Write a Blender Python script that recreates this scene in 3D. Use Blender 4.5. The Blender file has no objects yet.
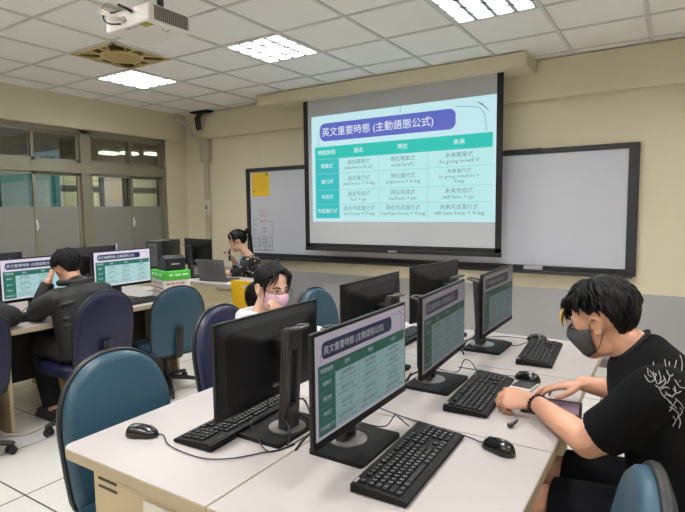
import bpy, bmesh, math, random
from mathutils import Vector, Matrix, Quaternion
from mathutils.bvhtree import BVHTree
random.seed(7)
PI = math.pi
S = bpy.context.scene
COL = S.collection

# ------------------------------------------------------------------ camera
CAM_Z = 1.476
F_PX = 522.84
yaw, pitch, roll = 0.566627, -0.0894470, -0.0121808
cam_d = bpy.data.cameras.new('camera'); cam = bpy.data.objects.new('camera', cam_d); COL.objects.link(cam)
cam_d.sensor_width = 36.0; cam_d.lens = F_PX / 685.0 * 36.0; cam_d.clip_start = 0.05; cam_d.clip_end = 60
fw = Vector((-math.sin(yaw)*math.cos(pitch), math.cos(yaw)*math.cos(pitch), math.sin(pitch)))
rt0 = Vector((math.cos(yaw), math.sin(yaw), 0)); up0 = rt0.cross(fw)
rt = rt0*math.cos(roll) + up0*math.sin(roll); up = up0*math.cos(roll) - rt0*math.sin(roll)
cam.matrix_world = Matrix(((rt.x, up.x, -fw.x, 0), (rt.y, up.y, -fw.y, 0), (rt.z, up.z, -fw.z, CAM_Z), (0, 0, 0, 1)))
S.camera = cam
# ------------------------------------------------------------------ world, exposure
w = bpy.data.worlds.new('world'); S.world = w; w.use_nodes = True
w.node_tree.nodes['Background'].inputs[0].default_value = (0.55, 0.6, 0.7, 1)
w.node_tree.nodes['Background'].inputs[1].default_value = 0.05
S.view_settings.view_transform = 'Standard'; S.view_settings.look = 'None'
S.view_settings.gamma = 1.0; S.view_settings.exposure = 0.0
S.view_settings.use_curve_mapping = False
LAMP_W = 60.0            # each ceiling fixture
SCREEN_GAIN = 0.88       # emission of the screen slide, in place of projector light
MON_GAIN = 1.0

# ------------------------------------------------------------------ materials
def lin(c):
    if isinstance(c, str):
        c = c.lstrip('#'); c = [int(c[i:i+2], 16)/255 for i in (0, 2, 4)]
    return tuple((x/12.92 if x <= 0.04045 else ((x+0.055)/1.055)**2.4) for x in c) + (1.0,)
MATS = {}
def mat(name, col, rough=0.6, metal=0.0, noise=0.0, nscale=40.0, bump=0.0, spec=0.5, coat=0.0, emit=None, es=0.0, sheen=0.0):
    if name in MATS: return MATS[name]
    m = bpy.data.materials.new(name); m.use_nodes = True; nt = m.node_tree; b = nt.nodes['Principled BSDF']
    b.inputs['Base Color'].default_value = lin(col); b.inputs['Roughness'].default_value = rough
    b.inputs['Metallic'].default_value = metal; b.inputs['Specular IOR Level'].default_value = spec
    b.inputs['Coat Weight'].default_value = coat
    b.inputs['Sheen Weight'].default_value = sheen
    if noise or bump:
        tc = nt.nodes.new('ShaderNodeTexCoord'); nz = nt.nodes.new('ShaderNodeTexNoise')
        nz.inputs['Scale'].default_value = nscale; nz.inputs['Detail'].default_value = 4
        nt.links.new(tc.outputs['Object'], nz.inputs['Vector'])
        if noise:
            mx = nt.nodes.new('ShaderNodeMix'); mx.data_type = 'RGBA'
            c = lin(col)
            mx.inputs[6].default_value = tuple(max(0, x*(1-noise)) for x in c[:3]) + (1,)
            mx.inputs[7].default_value = tuple(min(1, x*(1+noise)) for x in c[:3]) + (1,)
            nt.links.new(nz.outputs['Fac'], mx.inputs[0]); nt.links.new(mx.outputs[2], b.inputs['Base Color'])
        if bump:
            bp = nt.nodes.new('ShaderNodeBump'); bp.inputs['Strength'].default_value = bump; bp.inputs['Distance'].default_value = 0.004
            nt.links.new(nz.outputs['Fac'], bp.inputs['Height']); nt.links.new(bp.outputs[0], b.inputs['Normal'])
    if emit is not None:
        b.inputs['Emission Color'].default_value = lin(emit); b.inputs['Emission Strength'].default_value = es
    MATS[name] = m; return m
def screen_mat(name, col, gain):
    """emissive slide colour; per-object strength bakes in how dim a monitor looks off-angle"""
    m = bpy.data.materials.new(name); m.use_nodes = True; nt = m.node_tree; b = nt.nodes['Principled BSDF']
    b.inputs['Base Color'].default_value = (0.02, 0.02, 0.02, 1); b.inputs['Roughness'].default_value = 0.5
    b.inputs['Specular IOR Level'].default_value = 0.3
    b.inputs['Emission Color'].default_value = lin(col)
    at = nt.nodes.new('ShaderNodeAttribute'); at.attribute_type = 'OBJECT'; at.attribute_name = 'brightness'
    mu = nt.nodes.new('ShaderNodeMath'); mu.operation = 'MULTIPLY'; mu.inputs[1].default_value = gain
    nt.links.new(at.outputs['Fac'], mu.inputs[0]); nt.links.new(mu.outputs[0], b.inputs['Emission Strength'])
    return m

wall_m = mat('beige_wall_paint', '#d9d0b6', 0.75, noise=0.04, nscale=3, bump=0.05)
grey_m = mat('grey_wainscot_paint', '#a3a3a3', 0.7, noise=0.03, nscale=3)
white_paint = mat('white_paint', '#e6e4de', 0.6)
ceil_m = mat('ceiling_tile', '#efede9', 0.9, noise=0.02, nscale=60, bump=0.1)
tbar_m = mat('tbar', '#cfcec9', 0.6)
laminate = mat('desk_laminate', '#b6afac', 0.42, noise=0.015, nscale=30, spec=0.4)
edge_m = mat('desk_edge', '#b3a487', 0.55)
panel_m = mat('desk_panel', '#bfae8b', 0.6, noise=0.03, nscale=8)
black_pl = mat('black_plastic', '#0b0b0d', 0.42, spec=0.35)
black_mat = mat('black_matte_plastic', '#0d0d0f', 0.6, noise=0.1, nscale=400, spec=0.3)
key_m = mat('key_plastic', '#121214', 0.5, spec=0.35)
key_print = mat('key_print', '#9a9a9a', 0.6)
stand_m = mat('stand_grey', '#454547', 0.4, metal=0.4)
ring_m = mat('stand_disc', '#9b9a98', 0.35, metal=0.7)
chrome = mat('chrome', '#cccccc', 0.2, metal=1.0)
teal_l = mat('teal_leather', '#2b4a5b', 0.38, noise=0.08, nscale=120, bump=0.08)
navy_l = mat('navy_leather', '#16183a', 0.42, noise=0.08, nscale=120, bump=0.08)
rim_m = mat('chair_rim', '#17181b', 0.45)
board_m = mat('whiteboard_enamel', '#c6c9d2', 0.25, spec=0.4)
board_fr = mat('board_frame', '#2a2a2d', 0.5)
alu = mat('window_aluminium', '#8b8775', 0.45, metal=0.35)
frost = mat('frosted_film', '#85857f', 0.55, noise=0.02, nscale=20)
paper = mat('paper', '#e9e7e0', 0.8)
skin = mat('skin', '#d7a184', 0.5, noise=0.06, nscale=25)
skin_p = mat('skin_pale', '#dcae94', 0.5, noise=0.05, nscale=25)
hair_m = mat('black_hair', '#060506', 0.5, noise=0.3, nscale=90, spec=0.25)
blond_m = mat('blond_hair', '#c9a45c', 0.5)
wire_m = mat('black_wire', '#121214', 0.5)

# ------------------------------------------------------------------ mesh builder
class MB:
    def __init__(s): s.bm = bmesh.new(); s.mi = 0
    def _tag(s, geom):
        for f in geom: f.material_index = s.mi
    def box(s, c, size, rz=0.0, rot=None, bev=0.0, seg=2):
        M = Matrix.Translation(c) @ (rot.to_4x4() if rot is not None else Matrix.Rotation(rz, 4, 'Z')) @ Matrix.Diagonal((size[0], size[1], size[2], 1))
        n0 = len(s.bm.faces)
        r = bmesh.ops.create_cube(s.bm, size=1, matrix=M)
        if bev > 0:
            es = list({e for v in r['verts'] for e in v.link_edges})
            bmesh.ops.bevel(s.bm, geom=es, offset=bev, segments=seg, profile=0.5, affect='EDGES')
        s.bm.faces.ensure_lookup_table()
        s._tag(s.bm.faces[n0:]); return s
    def b2(s, lo, hi, bev=0.0, seg=2):
        lo, hi = Vector(lo), Vector(hi)
        return s.box((lo+hi)/2, hi-lo, bev=bev, seg=seg)
    def quad(s, pts):
        f = s.bm.faces.new([s.bm.verts.new(p) for p in pts]); f.material_index = s.mi; return s
    def rings(s, rings, cap=True, closed=False):
        vs = [[s.bm.verts.new(p) for p in r] for r in rings]
        n = len(vs[0])
        pairs = list(zip(vs, vs[1:])) + ([(vs[-1], vs[0])] if closed else [])
        for a, b in pairs:
            for i in range(n):
                f = s.bm.faces.new((a[i], a[(i+1) % n], b[(i+1) % n], b[i])); f.material_index = s.mi
        if cap and not closed:
            f = s.bm.faces.new(list(reversed(vs[0]))); f.material_index = s.mi
            f = s.bm.faces.new(vs[-1]); f.material_index = s.mi
        return s
    def tube(s, pts, r, n=8, sub=0, flat=None, side=None, round_ends=False, closed=False):
        """swept tube; r a number or list; flat = list/number scale of the second axis; side = vector fixing the first axis"""
        pts = [Vector(p) for p in pts]
        rs = list(r) if isinstance(r, (list, tuple)) else [r]*len(pts)
        fl = list(flat) if isinstance(flat, (list, tuple)) else [1.0 if flat is None else flat]*len(pts)
        if sub:
            P, Rr, Fl = [], [], []
            for i in range(len(pts)-1):
                p0, p1, p2, p3 = pts[max(i-1, 0)], pts[i], pts[i+1], pts[min(i+2, len(pts)-1)]
                for k in range(sub):
                    t = k/sub
                    P.append(0.5*((2*p1)+(p2-p0)*t+(2*p0-5*p1+4*p2-p3)*t*t+(3*p1-p0-3*p2+p3)*t**3))
                    Rr.append(rs[i]*(1-t)+rs[i+1]*t); Fl.append(fl[i]*(1-t)+fl[i+1]*t)
            P.append(pts[-1]); Rr.append(rs[-1]); Fl.append(fl[-1])
            pts, rs, fl = P, Rr, Fl
        if round_ends:
            d0 = (pts[0]-pts[1]).normalized(); d1 = (pts[-1]-pts[-2]).normalized()
            e0 = [(pts[0]+d0*rs[0]*math.sin(a), rs[0]*math.cos(a)) for a in (1.35, 0.9, 0.45)]
            e1 = [(pts[-1]+d1*rs[-1]*math.sin(a), rs[-1]*math.cos(a)) for a in (0.45, 0.9, 1.35)]
            f0, f1 = fl[0], fl[-1]
            pts = [e[0] for e in e0]+pts+[e[0] for e in e1]
            rs = [e[1] for e in e0]+rs+[e[1] for e in e1]
            fl = [f0]*3+fl+[f1]*3
        N = len(pts); prev = None; R = []
        for i in range(N):
            if closed: d = pts[(i+1) % N]-pts[i-1]
            else: d = pts[min(i+1, N-1)]-pts[max(i-1, 0)]
            d = d.normalized() if d.length > 1e-9 else Vector((0, 0, 1))
            if side is not None: a = Vector(side)
            elif prev is not None: a = prev
            else: a = Vector((0, 0, 1)) if abs(d.z) < 0.9 else Vector((1, 0, 0))
            a = a - d*a.dot(d)
            if a.length < 1e-6: a = d.orthogonal()
            a.normalize(); b = d.cross(a); prev = a
            R.append([pts[i]+(a*math.cos(t)+b*math.sin(t)*fl[i])*rs[i] for t in (2*PI*k/n for k in range(n))])
        return s.rings(R, closed=closed)
    def cyl(s, p0, p1, r, n=16): return s.tube([p0, p1], r, n)
    def disc(s, c, r, h, n=24): return s.tube([c, Vector(c)+Vector((0, 0, h))], r, n)
    def ell(s, c, r, rot=None, n=16, m=10):
        M = Matrix.Translation(c) @ (rot.to_4x4() if rot is not None else Matrix.Identity(4)) @ Matrix.Diagonal((r[0], r[1], r[2], 1))
        n0 = len(s.bm.faces)
        bmesh.ops.create_uvsphere(s.bm, u_segments=n, v_segments=m, radius=1, matrix=M)
        s.bm.faces.ensure_lookup_table(); s._tag(s.bm.faces[n0:]); return s
    def prism(s, outline, M, t):
        """outline: 2D points in the local XY plane of M, extruded +-t/2 along local Z"""
        return s.rings([[M @ Vector((x, y, -t/2)) for x, y in outline], [M @ Vector((x, y, t/2)) for x, y in outline]])
    def mesh(s, name, mats, smooth=False, angle=None):
        bmesh.ops.recalc_face_normals(s.bm, faces=s.bm.faces[:])
        me = bpy.data.meshes.new(name); s.bm.to_mesh(me); s.bm.free()
        for m in (mats if isinstance(mats, (list, tuple)) else [mats]): me.materials.append(m)
        if smooth: me.polygons.foreach_set('use_smooth', [True]*len(me.polygons))
        if angle is not None: me.set_sharp_from_angle(angle=angle)
        return me
    def build(s, name, mats, parent=None, smooth=False, angle=None, loc=(0, 0, 0), rz=0.0):
        o = bpy.data.objects.new(name, s.mesh(name, mats, smooth, angle)); COL.objects.link(o)
        o.location = loc; o.rotation_euler = (0, 0, rz)
        if parent is not None: o.parent = parent
        return o
SM = dict(smooth=True, angle=0.7)
def tag(o, label=None, cat=None, group=None, kind=None):
    if label: o['label'] = label
    if cat: o['category'] = cat
    if group: o['group'] = group
    if kind: o['kind'] = kind
    return o
def thing(name, label, cat, loc=(0, 0, 0), rz=0.0, group=None):
    o = bpy.data.objects.new(name, None); COL.objects.link(o); o.empty_display_size = 0.05
    o.location = loc; o.rotation_euler = (0, 0, rz)
    return tag(o, label, cat, group)
def link(name, me, parent, loc=(0, 0, 0), rot=(0, 0, 0), scale=(1, 1, 1)):
    o = bpy.data.objects.new(name, me); COL.objects.link(o); o.parent = parent
    o.location = loc; o.rotation_euler = rot; o.scale = scale; return o
def struct(o): o['kind'] = 'structure'; return o
def kids(o): return [c for c in ALLOBJ() if c.parent == o]
def ALLOBJ(): return list(bpy.data.objects)
def copy_tree(o, parent=None):
    ch = {}
    for c in bpy.data.objects:
        if c.parent: ch.setdefault(c.parent.name, []).append(c)
    def rec(a, p):
        c = a.copy(); COL.objects.link(c)
        if p is not None: c.parent = p
        for k in ch.get(a.name, []): rec(k, c)
        return c
    return rec(o, parent)

# ------------------------------------------------------------------ text helper
def text_bm(bm, body, size, M, mi, align='CENTER', bold=0.0, res=1):
    cu = bpy.data.curves.new('t', 'FONT'); cu.body = body; cu.size = size; cu.resolution_u = res
    cu.align_x = align; cu.align_y = 'CENTER'; cu.offset = bold
    o = bpy.data.objects.new('t', cu); COL.objects.link(o)
    bpy.context.view_layer.update()
    me = bpy.data.meshes.new_from_object(o.evaluated_get(bpy.context.evaluated_depsgraph_get()))
    me.transform(M)
    n0 = len(bm.faces); bm.from_mesh(me); bm.faces.ensure_lookup_table()
    for f in bm.faces[n0:]: f.material_index = mi
    bpy.data.objects.remove(o); bpy.data.curves.remove(cu); bpy.data.meshes.remove(me)
# matrix: text plane (x right, y up) -> local (x=depth, y=right, z=up), facing +X
def TXT(y, z, d): return Matrix(((0, 0, 1, d), (1, 0, 0, y), (0, 1, 0, z), (0, 0, 0, 1)))

# ------------------------------------------------------------------ the lesson slide (1.6 x 0.9 units)
def slide_mesh(name, mats):
    mb = MB()
    def rect(y0, y1, z0, z1, d, mi):
        mb.mi = mi; mb.quad([(d, y0, z0), (d, y1, z0), (d, y1, z1), (d, y0, z1)])
    W, H = 0.8, 0.45; e = 0.0012
    rect(-W, W, -H, H, 0, 0)
    # title pill
    r = 0.05; y0, y1, z0, z1 = -0.71, 0.50, 0.235, 0.385
    pts = []
    for cy, cz, a0 in ((y1-r, z1-r, 0), (y0+r, z1-r, 90), (y0+r, z0+r, 180), (y1-r, z0+r, 270)):
        for k in range(6):
            a = math.radians(a0+18*k); pts.append((e, cy+r*math.cos(a), cz+r*math.sin(a)))
    mb.mi = 1; mb.quad(pts)
    text_bm(mb.bm, '英文重要時態 (主動語態公式)', 0.079, TXT(-0.18, 0.305, 2*e), 6, res=2)
    # thin flourish line around the title
    def line(p, th=0.004):
        mb.mi = 5
        for a, b in zip(p, p[1:]):
            a, b = Vector((a[0], a[1])), Vector((b[0], b[1])); n = (b-a).normalized(); n = Vector((-n.y, n.x))*th/2
            mb.quad([(e, *(a-n)), (e, *(b-n)), (e, *(b+n)), (e, *(a+n))])
    line([(0.50, 0.395), (0.60, 0.385), (0.68, 0.37), (0.715, 0.32), (0.73, 0.20)])
    line([(-0.735, 0.20), (-0.72, 0.30), (-0.70, 0.37)])
    line([(0.05, 0.45), (0.05, 0.40)])
    for k in range(3): line([(0.66+0.02*k, 0.41-0.012*k), (0.70+0.02*k, 0.39-0.022*k)], 0.007)
    # table
    cy = [-0.765, -0.52, -0.14, 0.28, 0.775]
    cz = [0.185, 0.075, -0.055, -0.185, -0.275, -0.385]
    cz = [0.19, 0.085, -0.04, -0.18, -0.30, -0.42]
    rect(cy[0], cy[4], cz[1], cz[0], e, 2)
    rect(cy[0], cy[1], cz[5], cz[1], e, 3)
    rect(cy[1], cy[4], cz[5], cz[1], e, 4)
    mb.mi = 7
    for z in cz[1:5]: mb.quad([(2*e, cy[0], z-0.002), (2*e, cy[4], z-0.002), (2*e, cy[4], z+0.002), (2*e, cy[0], z+0.002)])
    for y in cy[1:4]: mb.quad([(2*e, y-0.002, cz[5]), (2*e, y+0.002, cz[5]), (2*e, y+0.002, cz[1]), (2*e, y-0.002, cz[1])])
    heads = ['時間狀態', '過去', '現在', '未來']
    for k in range(4): text_bm(mb.bm, heads[k], 0.046, TXT((cy[k]+cy[k+1])/2, (cz[0]+cz[1])/2, 2*e), 6)
    rows = [('簡單式', '過去簡單式\nwas/were/V-ed', '現在簡單式\nis/am/are/V', '未來簡單式\nbe going to/will V'),
            ('進行式', '過去進行式\nwas/were + V-ing', '現在進行式\nis/am/are + V-ing', '未來進行式\nbe going to/will be +\nV-ing'),
            ('完成式', '過去完成式\nhad + pp.', '現在完成式\nhas/have + pp.', '未來完成式\nwill have + pp.'),
            ('完成進行式', '過去完成進行式\nhad been + V-ing', '現在完成進行式\nhas/have been + V-ing', '未來完成進行式\nwill have been + V-ing')]
    for r_, row in enumerate(rows):
        zc = (cz[r_+1]+cz[r_+2])/2
        text_bm(mb.bm, row[0], 0.042, TXT((cy[0]+cy[1])/2, zc, 2*e), 6)
        for k in range(3):
            text_bm(mb.bm, row[k+1], 0.043 if row[k+1].count('\n') < 2 else 0.037, TXT((cy[k+1]+cy[k+2])/2, zc, 2*e), 5)
    me = bpy.data.meshes.new(name); mb.bm.to_mesh(me); mb.bm.free()
    for m in mats: me.materials.append(m)
    return me
def pal(tagname, cols, gain): return [screen_mat(tagname+'_'+str(i), c, gain) for i, c in enumerate(cols)]
slide_glow = slide_mesh('glowing_slide', pal('slide_emission', ['#c9f1f7', '#5b68c8', '#10c9bd', '#25c3c8', '#bef2f2', '#6c8d9a', '#f4ffff', '#8fd6d8'], SCREEN_GAIN))
slide_mon = slide_mesh('monitor_slide', pal('monitor', ['#e6dcee', '#1c2456', '#0c705f', '#0c705f', '#b2d8da', '#182a30', '#eef4f4', '#6fa0a0'], MON_GAIN))

# ================================================================== SETTING
XL, YF, ZC = -6.0, 5.24, 2.82
XR, YB = 2.3, -2.9
gi = lambda i: 0.6*i - 2.0207
gj = lambda j: 0.6*j + 2.6388
# floor: raised-access tiles, 600 mm, dark joints
def floor_mat():
    m = bpy.data.materials.new('floor_tiles'); m.use_nodes = True; nt = m.node_tree; b = nt.nodes['Principled BSDF']
    b.inputs['Roughness'].default_value = 0.38; b.inputs['Specular IOR Level'].default_value = 0.35
    g = nt.nodes.new('ShaderNodeNewGeometry'); sp = nt.nodes.new('ShaderNodeSeparateXYZ'); nt.links.new(g.outputs['Position'], sp.inputs[0])
    outs = []
    for ax, off in ((0, 2.829), (1, -1.312)):
        a = nt.nodes.new('ShaderNodeMath'); a.operation = 'ADD'; a.inputs[1].default_value = off + 6.0 + 0.3
        nt.links.new(sp.outputs[ax], a.inputs[0])
        d = nt.nodes.new('ShaderNodeMath'); d.operation = 'DIVIDE'; d.inputs[1].default_value = 0.6; nt.links.new(a.outputs[0], d.inputs[0])
        f = nt.nodes.new('ShaderNodeMath'); f.operation = 'FRACT'; nt.links.new(d.outputs[0], f.inputs[0])
        s_ = nt.nodes.new('ShaderNodeMath'); s_.operation = 'SUBTRACT'; s_.inputs[1].default_value = 0.5; nt.links.new(f.outputs[0], s_.inputs[0])
        ab = nt.nodes.new('ShaderNodeMath'); ab.operation = 'ABSOLUTE'; nt.links.new(s_.outputs[0], ab.inputs[0])
        lt = nt.nodes.new('ShaderNodeMath'); lt.operation = 'LESS_THAN'; lt.inputs[1].default_value = 0.0072; nt.links.new(ab.outputs[0], lt.inputs[0])
        outs.append(lt)
    mx = nt.nodes.new('ShaderNodeMath'); mx.operation = 'MAXIMUM'; nt.links.new(outs[0].outputs[0], mx.inputs[0]); nt.links.new(outs[1].outputs[0], mx.inputs[1])
    nz = nt.nodes.new('ShaderNodeTexNoise'); nz.inputs['Scale'].default_value = 90; nt.links.new(g.outputs['Position'], nz.inputs['Vector'])
    cm = nt.nodes.new('ShaderNodeMix'); cm.data_type = 'RGBA'; cm.inputs[6].default_value = lin('#d0ccc6'); cm.inputs[7].default_value = lin('#e6e3dd')
    nt.links.new(nz.outputs['Fac'], cm.inputs[0])
    c2 = nt.nodes.new('ShaderNodeMix'); c2.data_type = 'RGBA'; c2.inputs[7].default_value = lin('#2b2826')
    nt.links.new(mx.outputs[0], c2.inputs[0]); nt.links.new(cm.outputs[2], c2.inputs[6]); nt.links.new(c2.outputs[2], b.inputs['Base Color'])
    return m
struct(MB().b2((XL-3.2, YB-0.1, -0.1), (XR+0.1, 10.0, 0)).build('floor', floor_mat()))
# ceiling: tiles with holes for the recessed units + T bars
HOLES = {(-5, 1), (-2, 1), (1, 1), (4, 1), (-5, -3), (-2, -3), (1, -3), (4, -3), (-5, -7), (-2, -7), (1, -7), (4, -7), (-4, 0)}
mb = MB()
ztop = ZC+0.012
for i in range(-7, 8):
    for j in range(-10, 5):
        if (i, j) in HOLES: continue
        x0, x1 = max(gi(i), XL-0.05), min(gi(i+1), XR)
        y0, y1 = max(gj(j), YB), min(gj(j+1), YF)
        if x1-x0 < 0.01 or y1-y0 < 0.01: continue
        mb.b2((x0, y0, ztop), (x1, y1, ztop+0.015))
mb.mi = 1
for i in range(-7, 8): mb.b2((gi(i)-0.012, YB, ZC), (gi(i)+0.012, YF, ztop+0.002))
for j in range(-9, 5): mb.b2((XL, gj(j)-0.009, ZC+0.001), (XR, gj(j)+0.009, ztop+0.003))
struct(mb.build('ceiling', [ceil_m, tbar_m]))
struct(MB().b2((XL-0.3, YB, ZC+0.5), (XR, YF, ZC+0.55)).build('trim_5', white_paint))   # slab above the suspended ceiling
# front wall: beige over grey wainscot
mb = MB(); mb.b2((XL-0.3, YF, 0.70), (XR, YF+0.15, ZC+0.5)); mb.mi = 1; mb.b2((XL-0.3, YF, 0), (XR, YF+0.15, 0.70))
struct(mb.build('wall_front', [wall_m, grey_m]))
struct(MB().b2((-5.55, YF-0.07, 2.47), (XR, YF, ZC)).build('trim_1', wall_m))            # beam along the front wall
struct(MB().b2((XR, YB, 0), (XR+0.15, YF+0.15, ZC+0.5)).build('wall_right', wall_m))
struct(MB().b2((XL-0.3, YB-0.15, 0), (XR+0.15, YB, ZC+0.5)).build('wall_back', wall_m))
# left wall: sill wall, lintel beam, pillar
WY0, WY1 = -2.4, 4.93
mb = MB()
mb.b2((XL-0.22, YB, 0), (XL, WY1, 0.9)); mb.b2((XL-0.22, YB, 0.9), (XL, WY0, 2.47)); mb.b2((XL-0.22, WY1, 0), (XL, YF, 2.47))
struct(mb.build('wall_left', wall_m))
struct(MB().b2((XL-0.25, YB, 2.465), (XL+0.03, YF, ZC+0.5)).build('trim_2', wall_m))
# baseboard strip
struct(MB().b2((XL, YF-0.012, 0), (XR, YF, 0.08)).build('baseboard_front', mat('dark_skirting', '#6d6b66', 0.6)))
# projection screen pelmet box
struct(MB().b2((-4.23, 4.80, 2.70), (-1.14, YF-0.07, ZC+0.0)).build('trim_3', wall_m))

# window
glass = bpy.data.materials.new('window_glass'); glass.use_nodes = True
gn = glass.node_tree; gb = gn.nodes['Principled BSDF']; gn.nodes.remove(gb)
mo = gn.nodes['Material Output']; tr = gn.nodes.new('ShaderNodeBsdfTransparent'); gl = gn.nodes.new('ShaderNodeBsdfGlossy'); gl.inputs['Roughness'].default_value = 0.02
lw = gn.nodes.new('ShaderNodeLayerWeight'); lw.inputs['Blend'].default_value = 0.5; pw = gn.nodes.new('ShaderNodeMath'); pw.operation = 'POWER'; pw.inputs[1].default_value = 4.0; gn.links.new(lw.outputs['Facing'], pw.inputs[0]); fr = gn.nodes.new('ShaderNodeMath'); fr.operation = 'MULTIPLY_ADD'; fr.inputs[1].default_value = 0.8; fr.inputs[2].default_value = 0.13; gn.links.new(pw.outputs[0], fr.inputs[0]); mxs = gn.nodes.new('ShaderNodeMixShader')
tr.inputs['Color'].default_value = (0.80, 0.82, 0.80, 1)
gn.links.new(fr.outputs[0], mxs.inputs[0]); gn.links.new(tr.outputs[0], mxs.inputs[1]); gn.links.new(gl.outputs[0], mxs.inputs[2]); gn.links.new(mxs.outputs[0], mo.inputs['Surface'])
XW = -6.10
cells = [(3.74, 4.93, 4.37), (2.50, 3.74, 3.12), (1.26, 2.50, 1.88), (0.02, 1.26, 0.64), (-1.22, 0.02, -0.6), (-2.4, -1.22, -1.8)]
for n_, (ya, yb, ym) in enumerate(cells):
    root = bpy.data.objects.new('window_%d' % (n_+1), None); COL.objects.link(root); struct(root); root.location = (XW, 0, 0)
    f = MB()
    f.b2((-0.04, ya, 0.9), (0.05, ya+0.055, 2.47)); f.b2((-0.04, yb-0.055, 0.9), (0.05, yb, 2.47))
    f.b2((-0.04, ya, 0.9), (0.05, yb, 0.95)); f.b2((-0.04, ya, 2.42), (0.05, yb, 2.47)); f.b2((-0.04, ya, 1.945), (0.055, yb, 2.065))
    f.build('window_frame', alu, root)
    for z0, z1 in ((0.95, 1.945), (2.065, 2.42)):
        for k, (a, b, dx) in enumerate(((ya+0.055, ym+0.03, 0.022), (ym-0.03, yb-0.055, -0.005))):
            s_ = MB(); t = 0.035
            s_.b2((dx-0.012, a, z0), (dx+0.012, a+t, z1)); s_.b2((dx-0.012, b-t, z0), (dx+0.012, b, z1))
            s_.b2((dx-0.012, a, z0), (dx+0.012, b, z0+t)); s_.b2((dx-0.012, a, z1-t), (dx+0.012, b, z1))
            sash = s_.build('sash', alu, root)
            if z0 < 1:
                MB().b2((dx-0.003, a+t, z0+t), (dx+0.003, b-t, 1.545)).build('frosted_film', frost, sash)
                g_ = MB().b2((dx-0.003, a+t, 1.545), (dx+0.003, b-t, z1-t)).build('pane', glass, sash)
            else:
                MB().b2((dx-0.003, a+t, z0+t), (dx+0.003, b-t, z1-t)).build('pane', glass, sash)
            if z0 < 1 and k == 0:
                h = MB(); h.b2((dx+0.012, b-t+0.008, 1.28), (dx+0.022, b-0.008, 1.40), bev=0.003); h.box((dx+0.03, b-t/2, 1.33), (0.02, 0.02, 0.06), bev=0.004)
                h.build('latch', mat('latch_white', '#d8d6cf', 0.4), sash)
# corridor behind the windows
corr_m = mat('corridor_wall', '#9a9585', 0.8); corr_d = mat('corridor_dark', '#3d3833', 0.7)
struct(MB().b2((-9.2, YB, 0), (-9.05, 10.0, 3.3)).build('wall_corridor', corr_m))
struct(MB().b2((-9.2, YB, 2.95), (XL-0.25, 10.0, 3.05)).build('ceiling_corridor', mat('corridor_ceiling', '#77756f', 0.9)))
struct(MB().b2((-9.2, 10.0, 0), (-6.0, 10.1, 3.3)).build('wall_corridor_end', corr_m))
struct(MB().b2((XL-0.3, YF+0.15, 0), (XL-0.15, 10.0, 3.3)).build('wall_corridor_near', corr_m))
for k, (y, wd) in enumerate(((3.3, 1.5), (5.45, 0.75), (6.75, 0.7), (8.2, 0.8))):
    r_ = bpy.data.objects.new('door_%d' % (k+1), None); COL.objects.link(r_); struct(r_); r_.location = (-9.05, y, 0)
    q = MB(); q.b2((0, -wd/2-0.08, 0), (0.06, -wd/2, 2.3)); q.b2((0, wd/2, 0), (0.06, wd/2+0.08, 2.3)); q.b2((0, -wd/2, 2.2), (0.06, wd/2, 2.3)); q.b2((0, -wd/2, 1.86), (0.05, wd/2, 1.95))
    q.build('door_frame', corr_d, r_)
    MB().b2((0, -wd/2, 0), (0.02, wd/2, 2.2)).build('door_panel', mat('pale_lit_window', '#a9ab86', 0.7) if k else mat('red_brown_door', '#4a2f2b', 0.6), r_)  # pale panel colour stands in for the glow of lit windows

# ================================================================== CEILING THINGS
lamp_white = mat('tube_glow', '#ffffff', 0.5, emit='#fbfcff', es=3.5)
louver_m = mat('louver', '#c6c9cc', 0.45)
def make_light(i, j, label, group='recessed ceiling lights'):
    cx, cy = gi(i)+0.3, gj(j)+0.3
    t = thing('ceiling_light', label, 'ceiling light', (cx, cy, ZC), 0, group)
    h = MB()
    h.b2((-0.288, -0.288, 0.10), (0.288, 0.288, 0.11))
    for sx in (-1, 1): h.b2((sx*0.288-0.004, -0.29, 0.0), (sx*0.288+0.004, 0.29, 0.10)); h.b2((-0.29, sx*0.288-0.004, 0.0), (0.29, sx*0.288+0.004, 0.10))
    h.build('housing', white_paint, t)
    for k in range(4):
        x = (k-1.5)*0.14
        MB().cyl((x, -0.27, 0.065), (x, 0.27, 0.065), 0.014, 10).build('fluorescent_tube', lamp_white, t, **SM)
    l = MB()
    for k in range(5):
        x = (k-2)*0.14
        l.b2((x-0.016, -0.284, 0.001), (x+0.016, 0.284, 0.022))
        l.b2((-0.284, x-0.013, 0.001), (0.284, x+0.013, 0.022))
    l.build('louver', louver_m, t)
    ld = bpy.data.lights.new('lamp_light', 'AREA'); ld.shape = 'SQUARE'; ld.size = 0.55; ld.energy = LAMP_W; ld.color = (0.99, 0.985, 1.0)
    lo = bpy.data.objects.new('lamp_light', ld); COL.objects.link(lo); lo.parent = t; lo.location = (0, 0, 0.095)
    return t
make_light(-5, 1, 'square louvred ceiling light furthest left, beside the beige ceiling fan')
make_light(-2, 1, 'square louvred ceiling light in the middle, left of the projection screen box')
make_light(1, 1, 'large bright ceiling light at the top right, in front of the screen box')
for i, j in ((4, 1), (-5, -3), (-2, -3), (1, -3), (4, -3), (-5, -7), (-2, -7), (1, -7), (4, -7)):
    make_light(i, j, 'square louvred ceiling light behind the camera position, outside the picture')

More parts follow.
